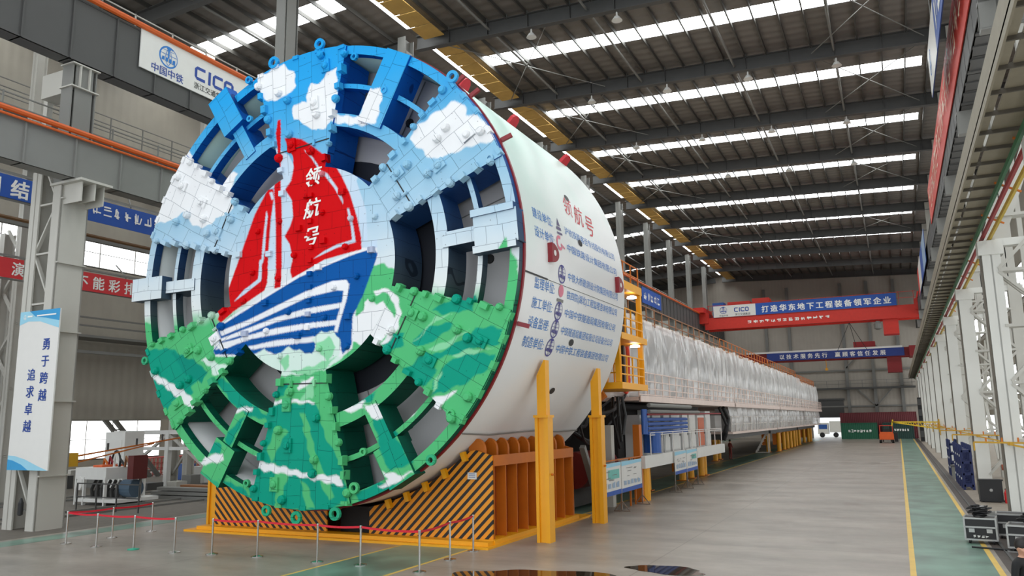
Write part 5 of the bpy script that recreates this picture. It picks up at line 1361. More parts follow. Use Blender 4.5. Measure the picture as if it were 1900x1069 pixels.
for x in (-12.7, -10.4, -9.0): MB().tube([(x, 154.9, .45), (x, 155.2, .45)], .45, 14).build('wheel', M_BLACK, tk)
MB().box(-13.2, -11.8, 154.95, 155.0, 1.5, 2.3).build('window', M_BLUEP, tk)
struct(MB().box(-60, 40, 150, 240, -.3, -.01).build('ground_outside', mat('yard_concrete', (188, 186, 180), .7)))

def container(name, label, x0, x1, y0, y1, z0, z1, m):
    e = empty(name, ((x0 + x1) / 2, (y0 + y1) / 2, z0), label, 'container', None)
    MB().box(x0, x1, y0, y1, z0, z1).build('body', m, e)
    mb = MB()
    for x in (x0, x1):
        mb.box(x - .06, x + .06, y0 - .05, y0 + .1, z0, z1)
    mb.box(x0, x1, y0 - .05, y0 + .1, z0, z0 + .14); mb.box(x0, x1, y0 - .05, y0 + .1, z1 - .12, z1); mb.build('corner_frame', m, e)
    return e
e = container('shipping_container', 'dark green container with pale lettering, left of the orange forklift', -8.7, -3.3, 143.0, 145.4, 0, 2.6, M_GREENC)
mb = MB(); scribble(mb, 1.0, 4.6, 1.05, .5, plane((-8.7, 142.9, 0), FAR, UZ, .0), 8, 14, .1); mb.build('lettering', M_TXW, e)
e = container('shipping_container', 'dark green container behind the yellow jib, right of the orange forklift', -2.4, 2.0, 143.0, 145.4, 0, 2.6, mat_corrugated('deep_green_container', (28, 62, 56), .28, 'x'))
mb = MB(); scribble(mb, 1.6, 3.8, 1.2, .4, plane((-2.4, 142.9, 0), FAR, UZ, .0), 6, 15, .08); mb.build('lettering', M_TXW, e)
container('shipping_container', 'long maroon container rising behind the green ones at the far wall', -8.9, 2.6, 146.0, 148.2, 0.0, 4.3, M_MARC)
MB_ = empty('cabinet_tower', (2.6, 128, 0), 'tall dark switch cabinet at the far right end of the green walkway', 'cabinet')
MB().box(2.62, 3.3, 128, 130, 0, 6.2).build('body', M_BLACK, MB_)
for k in range(4): MB().box(2.62, 3.9, 127.9, 128.0, .6 + k * 1.5, 1.5 + k * 1.5).build('door', M_STEELD, MB_)
# ------------------------------------------------------------------ orange forklift
fk = empty('forklift', (-1.7, 121.5, 0), 'small orange forklift parked before the green containers', 'forklift')
MB().box(-2.6, -.8, 120.4, 122.6, .45, 1.25).box(-2.5, -.9, 120.3, 120.9, .5, 1.5).build('body', mat('forklift_orange', (222, 92, 26), .4), fk)
mb = MB()
for x in (-2.5, -.9):
    for y in (120.9, 122.4): mb.bar((x, y, 1.2), (x, y, 2.35), .09)
mb.box(-2.55, -.85, 120.8, 122.5, 2.3, 2.38); mb.build('overhead_guard', mat('forklift_red', (190, 50, 30), .45), fk)
for x in (-2.5, -.95):
    for y in (120.8, 122.3): MB().tube([(x - .14, y, .38), (x + .14, y, .38)], .38, 14).build('wheel', M_BLACK, fk)
MB().bar((-2.2, 122.8, .1), (-2.2, 122.8, 2.6), .12).bar((-1.2, 122.8, .1), (-1.2, 122.8, 2.6), .12).build('mast', M_BLACK, fk)
MB().box(-2.1, -1.3, 121.2, 121.8, 1.25, 1.45).box(-2.1, -1.3, 121.0, 121.2, 1.3, 1.9).build('seat', M_BLACK, fk)
MB().box(-.75, -.3, 121, 122.3, .15, 1.4).build('side_toolbox', M_BLACK, fk)

# ================================================================== THINGS ON THE FLOOR
SG = 'steel stanchions with red belts around the machine'
def stanchion(x, y, label, to=None, green=False, yel=None):
    e = empty('barrier_stanchion', (x, y, 0), label, 'stanchion', None)
    MB().lathe((x, y, 0.004), [(.17, 0), (.17, .02), (.1, .035), (.03, .05)], 18).build('base', mat('green_base_paint', (40, 160, 130), .4) if green else M_CHROME, e)
    MB().tube([(x, y, .03), (x, y, .93)], .028, 10).build('pole', M_CHROME, e)
    MB().lathe((x, y, .9), [(.034, 0), (.036, .08), (.03, .1)], 12).build('belt_cassette', M_CHROME, e)
    if to:
        mb = MB(); n = 6; d = Vector((to[0] - x, to[1] - y, 0)); d = d * (1 - .045 / d.length); nrm = Vector((-d.y, d.x, 0)).normalized() * .004
        for i in range(n):
            a, b = i / n, (i + 1) / n; sa, sb = .03 * math.sin(PI * a), .03 * math.sin(PI * b)
            p, q = Vector((x, y, 0)) + d * a, Vector((x, y, 0)) + d * b
            for sgn in (1, -1):
                mb.quad(p + nrm * sgn + Vector((0, 0, .93 - sa)), q + nrm * sgn + Vector((0, 0, .93 - sb)), q + nrm * sgn + Vector((0, 0, .985 - sb)), p + nrm * sgn + Vector((0, 0, .985 - sa)))
        mb.build('belt', M_BELT, e)
    return e
A = [(-24.23, 17.26), (-22.64, 17.14), (-21.03, 17.18), (-19.32, 17.18), (-23.95, 18.7), (-23.99, 20.3)]
stanchion(*A[0], 'leftmost stanchion, at the corner of the small belted-off square', A[1])
stanchion(*A[1], 'second stanchion from the left in the front row of the small belted square', A[2])
stanchion(*A[2], 'stanchion with a green painted base in the small belted square', A[3], True)
stanchion(*A[3], 'last stanchion in the front row of the small square, belt ending at it')
stanchion(*A[4], 'middle stanchion of the receding belt left of the amber post', A[0])
stanchion(*A[5], 'rearmost stanchion of the receding belt, nearest the amber post', A[4])
Bq = [(-18.02, 17.36), (-16.45, 17.5), (-14.26, 17.4), (-12.89, 17.45), (-10.92, 17.19), (-11.11, 19.0), (-11.23, 20.52)]
BL = ['leftmost stanchion of the row directly in front of the striped cradle', 'second stanchion along the row in front of the striped cradle', 'third stanchion in front of the cradle, below the middle of the bottom spoke', 'fourth stanchion in front of the cradle, on the green painted strip', 'nearest and tallest-looking stanchion at the corner of the belt line', 'stanchion on the receding belt at the right, midway to the cradle corner', 'stanchion beside the bottom right corner of the cradle base']
for i, p_ in enumerate(Bq): stanchion(*p_, BL[i], Bq[i + 1] if i < 6 else None)

def poster_stand(name, x, ys, z0, z1, label, seed):
    e = empty(name, (x, ys[0], 0), label, 'display board')
    for y in ys:
        MB().bar((x, y, .05), (x, y, z1 + .04), .05).build('upright', M_CHROME, e)
        MB().bar((x - .32, y, .03), (x, y, .42), .035).bar((x + .32, y, .03), (x, y, .42), .035).bar((x - .34, y, .02), (x + .34, y, .02), .04).build('foot', M_CHROME, e)
    fn_ = plane((x + .035, 0, 0), UY, UZ, 0.0)
    for i in range(len(ys) - 1):
        a, b = ys[i] + .04, ys[i + 1] - .04
        p = MB().box(x - .02, x + .02, a, b, z0, z1).build('poster', M_WHITEB, e)
        f = lambda u, v: (x + .026, u, v)
        MB().poly([(a, z0), (b, z0), (b, z0 + .18), (a, z0 + .16)], f).build('blue_footer', M_BLUEB, p)
        MB().poly([(a, z1), (b, z1), (b, z1 - .12), (a, z1 - .18)], f).build('pale_header', M_SW2, p)
        f2 = lambda u, v: (x + .03, u, v)
        r = random.Random(seed + i); W = b - a
        if (seed + i) % 3 == 0: MB().poly([(a + W * .45, z0 + .62), (a + W * .92, z0 + .62), (a + W * .92, z1 - .25), (a + W * .45, z1 - .25)], f2).build('picture', mat('poster_teal', (110, 186, 176), .5), p)
        mb = MB()
        for k in range(5): u = a + W * (.1 + .17 * k); mb.poly([(u, z0 + .28), (u + W * .12, z0 + .28), (u + W * .12, z0 + .28 + r.uniform(.12, .3)), (u, z0 + .46)], f2)
        mb.build('diagram', mat('poster_grey_blue', (150, 172, 196), .5), p)
        mb = MB()
        for k in range(7): u = a + W * r.uniform(.08, .7); v = r.uniform(z0 + .55, z1 - .25); mb.stroke([(u, v), (u + W * r.uniform(.1, .22), v)], .025, f2)
        mb.build('printed_lines', M_STEEL, p)
    return e
poster_stand('poster_stand', -10.3, (28.3, 31.25, 34.1), .72, 1.95, 'pair of project posters on a steel stand just behind the amber post', 3)
poster_stand('poster_stand', -10.35, (40.0, 42.5, 45.0), .86, 1.98, 'pair of project posters on a steel stand in front of the white cabinets', 5)

# wet patch
def puddle(name, label, cx, cy, rx, ry, seed):
    r = random.Random(seed); ph = [r.uniform(0, 6) for _ in range(4)]
    pts = []
    for k in range(72):
        t = 2 * PI * k / 72; q = 1 + .16 * math.sin(2 * t + ph[0]) + .1 * math.sin(3 * t + ph[1]) + .06 * math.sin(7 * t + ph[2])
        pts.append((cx + rx * q * math.cos(t), cy + ry * q * math.sin(t)))
    o = MB().prism(pts, lambda x, y: (x, y, .0075), lambda x, y: (x, y, .001)).build(name, M_PUDDLE, None, org=(cx, cy, 0))
    return tag(o, label, 'puddle')
puddle('puddle', 'dark wet patch on the concrete at the bottom of the picture, reflecting the cradle', -8.0, 17.2, 2.1, 1.35, 2)
puddle('puddle', 'small damp patch to the right of the large reflecting wet patch', -5.4, 19.6, 1.0, .5, 5)

# ------------------------------------------------------------------ right hand side: cases, speaker box, racks, jib arms
M_ALU = mat('aluminium_edge', (176, 176, 174), .3, .8)
M_CASE = mat('case_black', (30, 30, 32), .45)
def flight_case(x, y, w, d, h, label, rz=0.0, cables=True, seed=1):
    e = empty('flight_case', (0, 0, 0), label, 'flight case'); ORG[e.name] = Vector((0, 0, 0))
    MB().box(-w / 2, w / 2, -d / 2, d / 2, .12, h).build('case_body', M_CASE, e)
    mb = MB()
    for sx in (-1, 1):
        for sy in (-1, 1): mb.bar((sx * w / 2, sy * d / 2, .12), (sx * w / 2, sy * d / 2, h), .045)
    for z in (.12, h * .66, h):
        for s_ in (-1, 1): mb.bar((-w / 2, s_ * d / 2, z), (w / 2, s_ * d / 2, z), .045); mb.bar((s_ * w / 2, -d / 2, z), (s_ * w / 2, d / 2, z), .045)
    mb.build('aluminium_edge', M_ALU, e)
    for sx in (-.28, .28): MB().box(sx * w - .07, sx * w + .07, -d / 2 - .02, -d / 2, h * .45, h * .6).build('latch', M_ALU, e)
    mb = MB(); scribble(mb, -.2, .2, h * .25, .07, lambda u, v: (u, -d / 2 - .012, v), 4, seed, .012); mb.build('stencil_text', M_TXW, e)
    for sx in (-1, 1):
        for sy in (-1, 1): MB().tube([(sx * (w / 2 - .09) - .02, sy * (d / 2 - .08), .055), (sx * (w / 2 - .09) + .02, sy * (d / 2 - .08), .055)], .055, 10).build('caster', M_BLACK, e)
    e.location = (x, y, 0); e.rotation_euler = (0, 0, rz)
    return e
flight_case(1.85, 26.9, .78, .7, .7, 'black aluminium-edged flight case standing on the yellow line, cables heaped on it', -.12, seed=3)
flight_case(2.95, 25.6, 1.1, .75, .68, 'black aluminium-edged flight case at the right picture edge, nearest to the camera', -.2, seed=6)
flight_case(2.85, 28.2, .95, .7, .7, 'black flight case standing behind the two nearer ones', -.1, seed=9)
def cable_heap(x, y, z, w, label, seed):
    e = empty('cable_heap', (x, y, z), label, 'cables'); r = random.Random(seed)
    for k in range(11):
        pts = []; a = r.uniform(0, 6); R_ = r.uniform(.12, w); ex = r.uniform(.7, 1.0); ph = r.uniform(0, 6)
        for i in range(34):
            t = a + i * .22; q = 1 + .12 * math.sin(2 * t + ph)
            pts.append((x + R_ * q * math.cos(t), y + R_ * .8 * ex * q * math.sin(t), z + .03 + .026 * k + .018 * math.sin(t * 3 + ph)))
        MB().tube(pts, .022, 6).build('cable', M_BLACK, e)
    MB().box(x + .02, x + .14, y - .1, y + .02, z + .24, z + .3).build('white_plug', M_WHITE, e)
    return e
cable_heap(1.85, 26.9, .72, .3, 'heap of black cable on the flight case by the yellow line', 4)
cable_heap(3.0, 25.6, .7, .36, 'heap of black cable on the flight case at the picture edge', 7)
pl = empty('cable_ramp', (2.9, 26.2, 0), 'grey flat truss sections and boards lying among the flight cases', 'truss section')
for k in range(3): MB().box(1.9 + .1 * k, 2.9, 29.6 + .5 * k, 29.95 + .5 * k, .08 + .14 * k, .2 + .14 * k).build('board', M_STEEL, pl)
MB().box(1.9, 2.95, 29.4, 30.6, 0.005, .08).build('pallet', M_STEELD, pl)
fb = empty('steel_plate', (2.2, 25.8, 0), 'pale metal plates and poles lying flat in front of the flight cases', 'metal plates')
MB().tube([(1.5, 25.75, .03), (3.3, 25.2, .03)], .025, 6).build('pole', M_BLACK, fb); MB().box(2.25, 3.4, 25.55 - .3, 25.62, .005, .03).build('plate', M_ALU, fb)
sp = empty('speaker_box', (3.0, 39.5, 0), 'black square loudspeaker case standing before the second white column', 'speaker')
MB().box(2.78, 3.62, 39.0, 39.7, .06, .92).build('cabinet_body', M_CASE, sp); MB().lathe((3.2, 38.98, .5), [(.06, 0), (.07, .02)], 12, 'y').build('badge', M_ALU, sp)
MB().box(2.74, 3.66, 38.98, 39.02, .04, .1).box(2.74, 3.66, 38.98, 39.02, .88, .94).build('trim_edge', M_CASE, sp)
for sx in (2.9, 3.5): MB().tube([(sx - .03, 39.2, .03), (sx + .03, 39.2, .03)], .03, 8).tube([(sx - .03, 39.55, .03), (sx + .03, 39.55, .03)], .03, 8).build('caster', M_BLACK, sp)
ex = empty('fire_extinguisher', (3.75, 38.6, 0), 'small red fire extinguisher beside the black loudspeaker case', 'fire extinguisher')
MB().lathe((3.72, 38.8, 0.005), [(.09, 0), (.09, .42), (.05, .5), (.03, .56)], 12).build('cylinder', mat('extinguisher_red', (200, 24, 30), .3), ex); MB().bar((3.66, 38.8, .57), (3.8, 38.8, .6), .03).build('handle', M_BLACK, ex)
RK = 'navy steel racks leaning along the right columns'
for k, (y, n) in enumerate(((45.2, 0), (46.6, 1), (48.0, 2), (49.6, 3), (55.0, 4), (56.4, 5))):
    e = empty('steel_rack', (2.75, y, 0), ('navy steel rack standing upright, nearest of the four by the second white column', 'navy steel rack, second of the four by the second white column', 'navy steel rack, third of the four by the second white column', 'navy steel rack, farthest of the four by the second white column', 'navy steel rack, nearer of the far pair', 'navy steel rack, farther of the far pair')[n], 'rack', RK)
    mb = MB(); H_ = 2.15
    for x in (2.6, 3.0): mb.bar((x, y, 0), (x, y, H_), .12, .1); mb.bar((x, y + .9, 0), (x, y + .9, H_), .12, .1)
    mb.build('upright', M_NAVY, e)
    mb = MB()
    for z in (.2, .75, 1.3, 1.85): mb.bar((2.6, y, z), (3.0, y, z), .1); mb.bar((2.6, y + .9, z), (3.0, y + .9, z), .1); mb.box(2.58, 3.02, y, y + .9, z - .02, z + .06)
    mb.build('shelf', M_NAVY, e)
    mb = MB()
    for z in (.5, 1.05, 1.6): mb.box(2.5, 2.53, y - .04, y + .03, z, z + .1)
    mb.build('white_tag', M_WHITE, e)
gb = empty('grey_bin', (2.8, 52.6, 0), 'low grey crate standing beside the navy racks', 'crate')
MB().box(2.5, 3.0, 52.3, 53.2, .004, .75).build('body', M_STEEL, gb); MB().box(2.46, 3.04, 52.26, 53.24, .7, .78).build('rim', M_STEELD, gb)
# yellow arms fixed to the right columns
M_JIB = mat('jib_yellow', (190, 146, 36), .5)
JN = ['yellow pipe arm across the nearest white column, cut by the picture edge', 'yellow pipe arm across the second white column', 'yellow pipe arm across the third white column', 'yellow pipe arm across the fourth white column', 'yellow pipe arm across the fifth white column', 'yellow pipe arm across the sixth white column']
for k in range(6):
    y = 31.2 + BAY * k - .55
    e = empty('swing_arm', (2.6, y, 2.6), JN[k], 'swing arm')
    MB().bar((2.15, y - .3, 2.72), (4.6, y - .3, 2.66), .055).bar((2.15, y - .3, 2.72), (2.15, y - .3, 2.45), .05).build('arm', M_JIB, e)
    for q in range(5): MB().bar((2.5 + q * .45, y - .3, 2.68), (2.5 + q * .45, y - .3, 2.86), .05).build('hanger', M_ORG, e)
    MB().bar((3.1, y - .3, 2.66), (4.5, y - .3, 2.3), .06).build('strut', M_JIB, e)
    MB().bar((3.2, y - .35, 2.66), (3.2, y + .3, 2.66), .1).build('bracket', M_JIB, e)
jb = empty('wall_jib', (1.2, 77.4, 2.8), 'long yellow lattice jib reaching out over the green walkway', 'jib crane')
mb = MB(); mb.bar((-.55, 77.4, 3.1), (3.1, 77.4, 3.05), .12, .1); mb.bar((-.55, 77.4, 3.1), (3.1, 77.4, 2.45), .12, .1); mb.bar((-.6, 77.4, 2.75), (-.5, 77.4, 3.3), .1)
for q in range(9): x = -.3 + q * .38; mb.bar((x, 77.4, 3.08), (x + .19, 77.4, 3.06 - .065 * q - .05), .05); mb.bar((x + .38, 77.4, 3.08), (x + .19, 77.4, 3.06 - .065 * q - .05), .05)
mb.build('lattice_boom', mat('jib_bright_yellow', (222, 184, 30), .45), jb); MB().box(3.0, 3.1, 77.2, 77.7, 2.2, 3.3).build('mounting_plate', M_JIB, jb)
MB().bar((3.05, 77.45, 2.8), (3.05, 77.6, 2.8), .2).build('pivot', M_JIB, jb)
# clutter beyond the right columns
r_ = random.Random(17)
for k, (x, y, w, d, h, m, nm, lb) in enumerate(((6.9, 38.0, 1.9, 1.2, .85, M_WHITE, 'work_table', 'white work table beyond the columns, nearest behind the speaker case'), (7.2, 44.5, 2.0, 1.2, .8, M_WHITE, 'work_table', 'white work table beyond the second white column'), (7.4, 52, 2.2, 1.2, .8, M_WHITE, 'work_table', 'white work table beyond the third white column'), (7.0, 60, 2.0, 1.2, .9, M_WHITE, 'work_table', 'white work table beyond the fourth white column'))):
    e = empty(nm, (x, y, 0), lb, 'table')
    MB().box(x - w / 2, x + w / 2, y - d / 2, y + d / 2, h, h + .06).build('tabletop', m, e)
    for sx in (-1, 1):
        for sy in (-1, 1): MB().bar((x + sx * (w / 2 - .1), y + sy * (d / 2 - .1), 0), (x + sx * (w / 2 - .1), y + sy * (d / 2 - .1), h), .08).build('leg', m, e)
    MB().box(x - w / 2 + .1, x + w / 2 - .1, y - d / 2 + .1, y + d / 2 - .1, .3, .34).build('lower_shelf', m, e)
    MB().box(x - .5, x + .3, y - .3, y + .3, h + .06, h + .4).build('parts_tray', M_STEEL, e)
e = empty('pipe_rack', (5.2, 41.6, 0), 'rust-red pipe on trestles behind the black loudspeaker case', 'pipe rack')
MB().tube([(3.9, 41.4, 1.3), (5.9, 41.5, 1.3)], .13, 10).build('pipe', mat('rust_red', (142, 66, 40), .5), e); MB().bar((4.6, 41.4, 0), (4.6, 41.4, 1.2), .12).bar((5.6, 41.5, 0), (5.6, 41.5, 1.2), .12).build('trestle', M_STEEL, e)
MB().box(4.3, 5.9, 41.9, 42.0, .1, 1.1).build('pink_board', mat('pale_pink_board', (232, 206, 190), .6), e)

# ================================================================== LEFT SIDE BAY CLUTTER
mc = empty('pump_unit', (-34.4, 26.8, 0), 'white steel pump unit with hoses and motors behind the small belted square', 'machine')
MB().box(-36.0, -32.6, 26.0, 28.3, 1.2, 1.75).build('tank', M_WHITE, mc)
for (x, y) in ((-35.9, 26.05), (-35.0, 26.05), (-32.7, 26.05), (-35.9, 28.2), (-32.7, 28.2)): MB().bar((x, y, 0), (x, y, 1.3), .14).build('leg', M_WHITE, mc)
MB().box(-36.0, -31.2, 26.0, 28.3, .15, .3).build('skid', M_WHITE, mc)
MB().lathe((-35.4, 25.95, 1.0), [(.3, 0), (.33, .05), (.33, .1)], 18, 'y').build('round_hatch', M_WHITEB, mc)
mb = MB()
for k in range(6): x = -35.2 + k * .55; mb.tube([(x, 26.6, .3), (x + .1, 26.5, .7), (x - .1, 26.8, 1.1)], .09, 8); mb.lathe((x, 26.9, .3), [(.2, 0), (.22, .3), (.1, .45)], 10)
mb.build('pump', M_STEELD, mc)
MB().tube([(-32.4, 27.0, .75), (-31.2, 27.0, .75)], .42, 16).build('motor', mat('motor_blue_grey', (72, 92, 110), .5), mc)
for k in range(5): MB().tube([(-35.0 + k * .6, 27.0, 1.75), (-34.9 + k * .6, 27.0, 2.1 + .12 * (k % 3)), (-34.6 + k * .6, 27.1, 1.8)], .07, 8).build('fitting', (M_ORG, M_MAROON, M_WHITE, M_BLACK, M_BROWNP)[k], mc)
MB().box(-34.9, -33.9, 26.4, 27.6, 1.75, 1.85).build('orange_tray', mat('orange_tray_paint', (206, 96, 50), .5), mc)
MB().tube([(-34.0 + .5 * math.cos(t), 27.2, 1.8 + .7 * math.sin(t)) for t in [i * PI / 10 for i in range(11)]], .05, 7).build('hose', M_BLACK, mc)
MB().box(-31.5, -30.9, 26.6, 27.4, 1.2, 2.3).build('red_brown_panel', mat('red_brown', (96, 36, 34), .5), mc)
MB().bar((-31.2, 27.2, .3), (-31.2, 27.2, 1.25), .1).build('panel_post', M_STEEL, mc)
mc.scale = (.64, 1, 1); mc.location.x -= .75
gr = empty('guard_railing', (-31, 24.4, 0), 'dark grey guard railing in front of the white pump unit', 'railing')
for x in (-33.6, -32.3, -31.0, -29.6): MB().bar((x, 24.3, 0), (x, 24.3, 1.2), .05).build('post', M_STEELD, gr)
MB().bar((-33.6, 24.3, 1.18), (-29.6, 24.3, 1.18), .05).bar((-33.6, 24.3, .6), (-29.6, 24.3, .6), .04).build('rail', M_STEELD, gr)
# white gantry frames, tables and beams farther back in the side bay
for k, (x, y, w, lb) in enumerate(((-41.5, 36.0, 9.0, 'white steel portal frame just behind the pump unit'), (-38.5, 43.0, 8.0, 'white steel portal frame farther back, ending behind the cutterhead'))):
    e = empty('portal_frame', (x, y, 0), lb, 'steel frame')
    for s_ in (-1, 0, 1): MB().bar((x + s_ * w / 2, y, 0), (x + s_ * w / 2, y, 3.4), .3).build('leg', M_WHITE, e)
    MB().bar((x - w / 2 - .4, y, 3.3), (x + w / 2 + .4, y, 3.3), .26).bar((x - w / 2 - .4, y, 2.3), (x + w / 2 + .4, y, 2.3), .2).build('cross_beam', M_WHITE, e)
    MB().bar((x - w / 2, y, .4), (x, y, 3.2), .16).bar((x + w / 2, y, .4), (x, y, 3.2), .16).build('brace', M_LATT, e)
wb = empty('white_cabinet', (-37.5, 29.6, 0), 'tall white cabinet left of the pump unit, beside the lattice column', 'cabinet')
MB().box(-38.4, -36.9, 29.2, 30.4, 0, 3.4).build('body', M_WHITE, wb); MB().box(-38.2, -37.1, 29.17, 29.2, .3, 3.0).build('door', M_WHITE, wb); MB().box(-37.3, -37.2, 29.12, 29.17, 1.5, 1.8).build('handle', M_BLACK, wb)
SB = 'stacked steel bars'
r_ = random.Random(23)
for k in range(7):
    y = 29.5 + k * 1.5; m = (M_STEEL, M_BROWNP, M_STEELD, M_LATT, M_STEEL, M_BROWNP, M_WHITE)[k]
    e = empty('beam_stack', (-31, y, 0), 'low stack of %s steel profiles on the side bay floor, %s' % (('grey', 'rusty', 'dark', 'pale', 'mid grey', 'brown', 'white')[k], ('nearest the guard railing', 'second row back', 'third row back', 'fourth row back', 'fifth row back', 'sixth row back', 'rearmost row')[k]), 'steel stack')
    for q in range(3): MB().box(-35.5 + q * .3, -29.0, y + q * .1, y + .9 - q * .1, .005 + q * .2, .16 + q * .2).build('profile', m, e)
rb = empty('rebar_cage', (-51, 46, 0), 'red mesh reinforcement cages at the back of the side bay', 'rebar cage')
mb = MB()
for k in range(26):
    y = 42.6 + k * .36
    for x in (-52.6, -50.6): mb.bar((x, y, .005), (x, y, 1.35), .05)
    mb.bar((-52.6, y, 1.35), (-50.6, y, 1.35), .05)
for z in (.12, .5, .9, 1.35):
    for x in (-52.6, -50.6): mb.bar((x, 42.4, z), (x, 51.8, z), .05)
mb.build('mesh_bars', mat('red_oxide_bars', (190, 92, 84), .6), rb)
e = empty('floor_clutter', (-45, 38, 0), 'pale crates and pipes on the floor between the pump unit and the red mesh cages', 'crates')
r_ = random.Random(5)
for k in range(14):
    x, y = r_.uniform(-48, -38.5), r_.uniform(31.5, 41); w, h = r_.uniform(.5, 1.3), r_.uniform(.3, 1.1)
    MB().box(x, x + w, y, y + w, .005, h).build('crate', (M_WHITE, M_STEEL, M_MAROON, M_BLUEP, M_LATT, M_STEELD)[k % 6], e)
ya = empty('swing_arm', (-33, 28.4, 3.0), 'yellow and red pipe arm reaching from the lattice column over the pump unit', 'swing arm')
MB().bar((-28.3, 20.1, 2.55), (-32.2, 30.8, 3.35), .06).bar((-28.3, 20.1, 2.3), (-30.2, 25.4, 2.9), .05).build('arm', M_ORG, ya)
MB().box(-28.5, -28.15, 19.9, 20.3, 2.2, 2.7).build('bracket', M_JIB, ya)
mb = MB()
for q in range(5): t = .2 + q * .18; mb.bar((-28.3 - 3.9 * t, 20.1 + 10.7 * t, 2.55 + .8 * t), (-28.3 - 3.9 * t, 20.1 + 10.7 * t, 2.85 + .8 * t), .06)
mb.build('hanger', M_STEELD, ya)
tank = empty('gas_bottle', (-28.9, 18.2, 0), 'black gas bottle hung low on the lattice column under the white board', 'gas bottle')
MB().lathe((-28.75, 18.62, .55), [(.03, 0), (.09, .03), (.09, .45), (.05, .55), (.03, .62)], 12).build('bottle', M_BLACK, tank); MB().box(-28.85, -28.62, 18.68, 18.76, .7, .76).build('strap', M_STEEL, tank)
# inclined conveyor frame against the left bay wall
wr = empty('wall_railing_beam', (-45, 30, 20)); struct(wr)
mb = MB()
for k in range(40): mb.bar((-44.2, 6 + k * 2.4, 21.8), (-44.2, 6 + k * 2.4, 23.4), .06)
for z in (22.4, 22.9, 23.4): mb.bar((-44.2, 4, z), (-44.2, 102, z), .05)
mb.box(-45.9, -44.1, 4, 102, 21.65, 21.8); mb.build('walkway_rail', M_STEEL, wr)
cv = empty('inclined_frame', (-50, 38, 3), 'grey inclined twin beam frame crossing the side bay behind the lattice column', 'steel frame')
for q in (0, 1.0):
    MB().bar((-50 - q * .3, 35.6 + q, 6.5), (-50 - q * .3, 41.9 + q, .05), .26).build('beam', M_STEEL, cv); MB().bar((-50 - q * .3, 35.6 + q, 6.5), (-50 - q * .3, 40.0 + q, 9.6), .26).build('beam', M_STEEL, cv)
mb = MB()
for q in range(9): t = q / 8.5; mb.bar((-50, 35.6 + 6.3 * t, 6.5 - 6.4 * t), (-50.3, 36.6 + 6.3 * t, 6.5 - 6.4 * t), .1)
mb.build('rung', M_STEEL, cv)
cat = empty('wall_walkway_beam', (-55, 30, 10)); struct(cat)
MB().box(-45.9, -44.0, 4, 120, 9.1, 9.25).bar((-44.0, 4, 9.8), (-44.0, 120, 9.8), .1).bar((-44.0, 4, 10.3), (-44.0, 120, 10.3), .1).bar((-44.0, 4, 8.2), (-44.0, 120, 8.2), .18).build('deck', M_STEEL, cat)

# ================================================================== PEOPLE
def person(name, loc, rz, label, joints, radii, edges, zones, head, hair_rgb, hands=()):
    """one continuous skinned body; zones colour it by height, hair is a child"""
    me = bpy.data.meshes.new('rig'); me.from_pydata(joints, edges, [])
    o = bpy.data.objects.new('rig', me); COL.objects.link(o)
    m = o.modifiers.new('skin', 'SKIN'); m.use_smooth_shade = True
    for i, r in enumerate(radii): me.skin_vertices[0].data[i].radius = r if isinstance(r, tuple) else (r, r)
    me.skin_vertices[0].data[0].use_root = True
    s = o.modifiers.new('sub', 'SUBSURF'); s.levels = 2; s.render_levels = 2
    dg = bpy.context.evaluated_depsgraph_get(); bm_ = bpy.data.meshes.new_from_object(o.evaluated_get(dg))
    bpy.data.objects.remove(o); bpy.data.meshes.remove(me)
    bm_.name = name
    mats = [z[1] for z in zones] + [M_SKIN]
    bm_.materials.clear()
    for q in mats: bm_.materials.append(q)
    hv = [Vector(h) for h in hands]
    for p in bm_.polygons:
        c = p.center; k = len(zones) - 1
        for i, (zt, _) in enumerate(zones):
            if c.z < zt: k = i; break
        if c.z > zones[-1][0] - .001 or any((c - h).length < .11 for h in hv): k = len(zones)
        p.material_index = k; p.use_smooth = True
    b = bpy.data.objects.new(name, bm_); COL.objects.link(b); b.location = loc; b.rotation_euler = (0, 0, rz); ORG[name] = Vector((0, 0, 0)); ORG[b.name] = Vector((0, 0, 0))
    tag(b, label, 'person')
    hx, hy, hz = head
    mb = MB(); prof = []
    n = 14; m_ = 8
    for j in range(m_ + 1):
        th = PI * .5 - j * (PI * .62) / m_
        for k in range(n):
            a = 2 * PI * k / n; rr = math.cos(th); back = math.sin(a) > -.35 or th > .55
            q = 1.0 if back else .86
            mb.v.append((hx + .098 * rr * math.cos(a) * q, hy + .115 * rr * math.sin(a) * q + .008, hz + .125 * math.sin(th) + .022))
    for j in range(m_):
        for k in range(n):
            k2 = (k + 1) % n; mb.f.append((j * n + k, j * n + k2, (j + 1) * n + k2, (j + 1) * n + k)); mb.mi.append(0)
    mb.build('hair', mat('hair_dark', hair_rgb, .5), b, smooth=True)
    return b
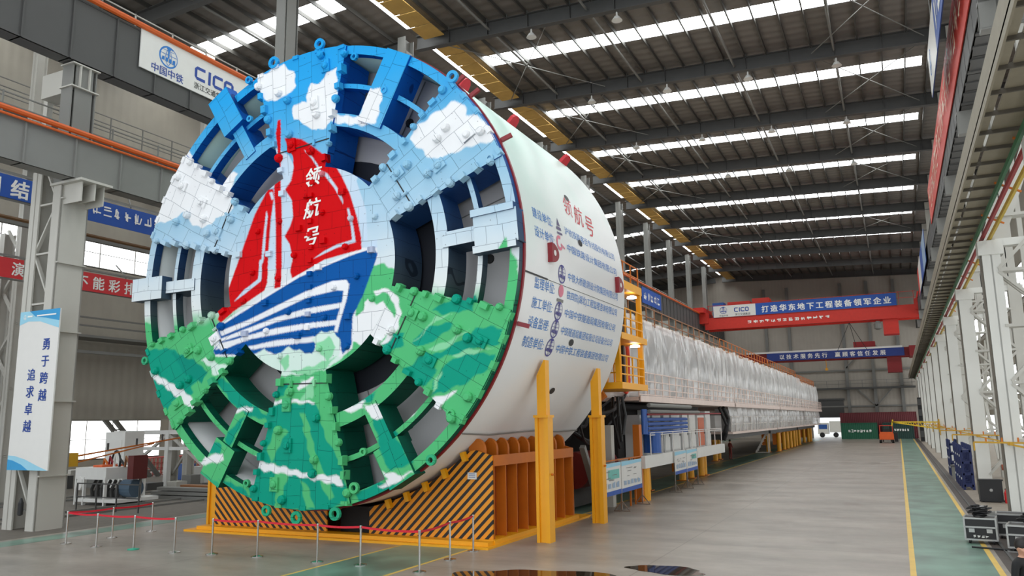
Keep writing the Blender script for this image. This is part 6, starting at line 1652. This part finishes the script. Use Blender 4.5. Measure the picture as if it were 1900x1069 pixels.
def standing(arms='down'):
    J = [(0, 0, .96), (0, .01, 1.12), (0, .02, 1.30), (0, .01, 1.42), (0, 0, 1.50), (0, -.015, 1.565), (0, -.02, 1.63), (0, -.01, 1.70),
         (-.10, 0, .90), (-.11, -.01, .50), (-.11, .02, .09), (-.11, -.13, .045), (.10, 0, .90), (.11, -.01, .50), (.11, .02, .09), (.11, -.13, .045)]
    Rr = [(.15, .12), (.14, .11), (.165, .115), (.12, .09), .055, (.075, .085), (.082, .1), (.05, .06), (.09, .09), (.062, .065), (.05, .055), (.04, .03), (.09, .09), (.062, .065), (.05, .055), (.04, .03)]
    E = [(0, 1), (1, 2), (2, 3), (3, 4), (4, 5), (5, 6), (6, 7), (0, 8), (8, 9), (9, 10), (10, 11), (0, 12), (12, 13), (13, 14), (14, 15)]
    hands = []
    for s in (-1, 1):
        b = len(J)
        if arms == 'down': pts = [(s * .19, .01, 1.40), (s * .245, .02, 1.13), (s * .25, -.07, .88), (s * .245, -.1, .80)]
        else: pts = [(s * .19, .01, 1.40), (s * .25, -.03, 1.14), (s * .13, -.24, 1.12), (s * .07, -.30, 1.13)]
        J += pts; Rr += [.062, .047, .034, .036]; E += [(3, b), (b, b + 1), (b + 1, b + 2), (b + 2, b + 3)]
        h = pts[3]; hands.append(h)
        for q in range(4):   # four fingers and a thumb
            f0 = len(J); dx = (q - 1.5) * .019
            d = Vector((0, -.012, -.05)) if arms == 'down' else Vector((-s * .04, -.02, -.012))
            o_ = Vector((0, dx, 0)) if arms == 'down' else Vector((0, 0, dx))
            p1 = Vector(h) + o_ + d; p2 = p1 + d * (.7, .95, .85, .6)[q]
            J += [tuple(p1), tuple(p2)]; Rr += [.0095, .008]; E += [(b + 3, f0), (f0, f0 + 1)]
        f0 = len(J); t1 = Vector(h) + Vector((-s * .01, -.04, -.005)); J += [tuple(t1), tuple(t1 + Vector((-s * .008, -.02, -.03)))]; Rr += [.011, .009]; E += [(b + 3, f0), (f0, f0 + 1)]
    f = len(J); J += [(0, -.125, 1.605)]; Rr += [.014]; E += [(6, f)]          # nose
    for s in (-1, 1):
        f = len(J); J += [(s * .092, 0, 1.62)]; Rr += [.016]; E += [(6, f)]    # ears
    return J, Rr, E, hands
M_COVER = mat('red_brown_coverall', (122, 44, 34), .7); M_SHOE = mat('dark_shoe', (34, 30, 28), .6); M_JACK = mat('black_jacket', (20, 20, 22), .8); M_TROU = mat('dark_trousers', (38, 40, 48), .7)
J_, R_, E_, H_ = standing('fold')
person('person', (-13.7, 72.6, 0), 2.4, 'person in red-brown work clothes standing at the gap between the gantries', J_, R_, E_, [(.1, M_SHOE), (.95, M_COVER), (1.49, M_COVER)], (0, -.015, 1.64), (30, 24, 22), H_)
J_, R_, E_, H_ = standing('down')
person('person', (1.5, 14.4, 0), .9, 'person in a black jacket cut off by the bottom right corner', J_, R_, E_, [(.1, M_SHOE), (.93, M_TROU), (1.49, M_JACK)], (0, -.015, 1.64), (26, 20, 18), H_)
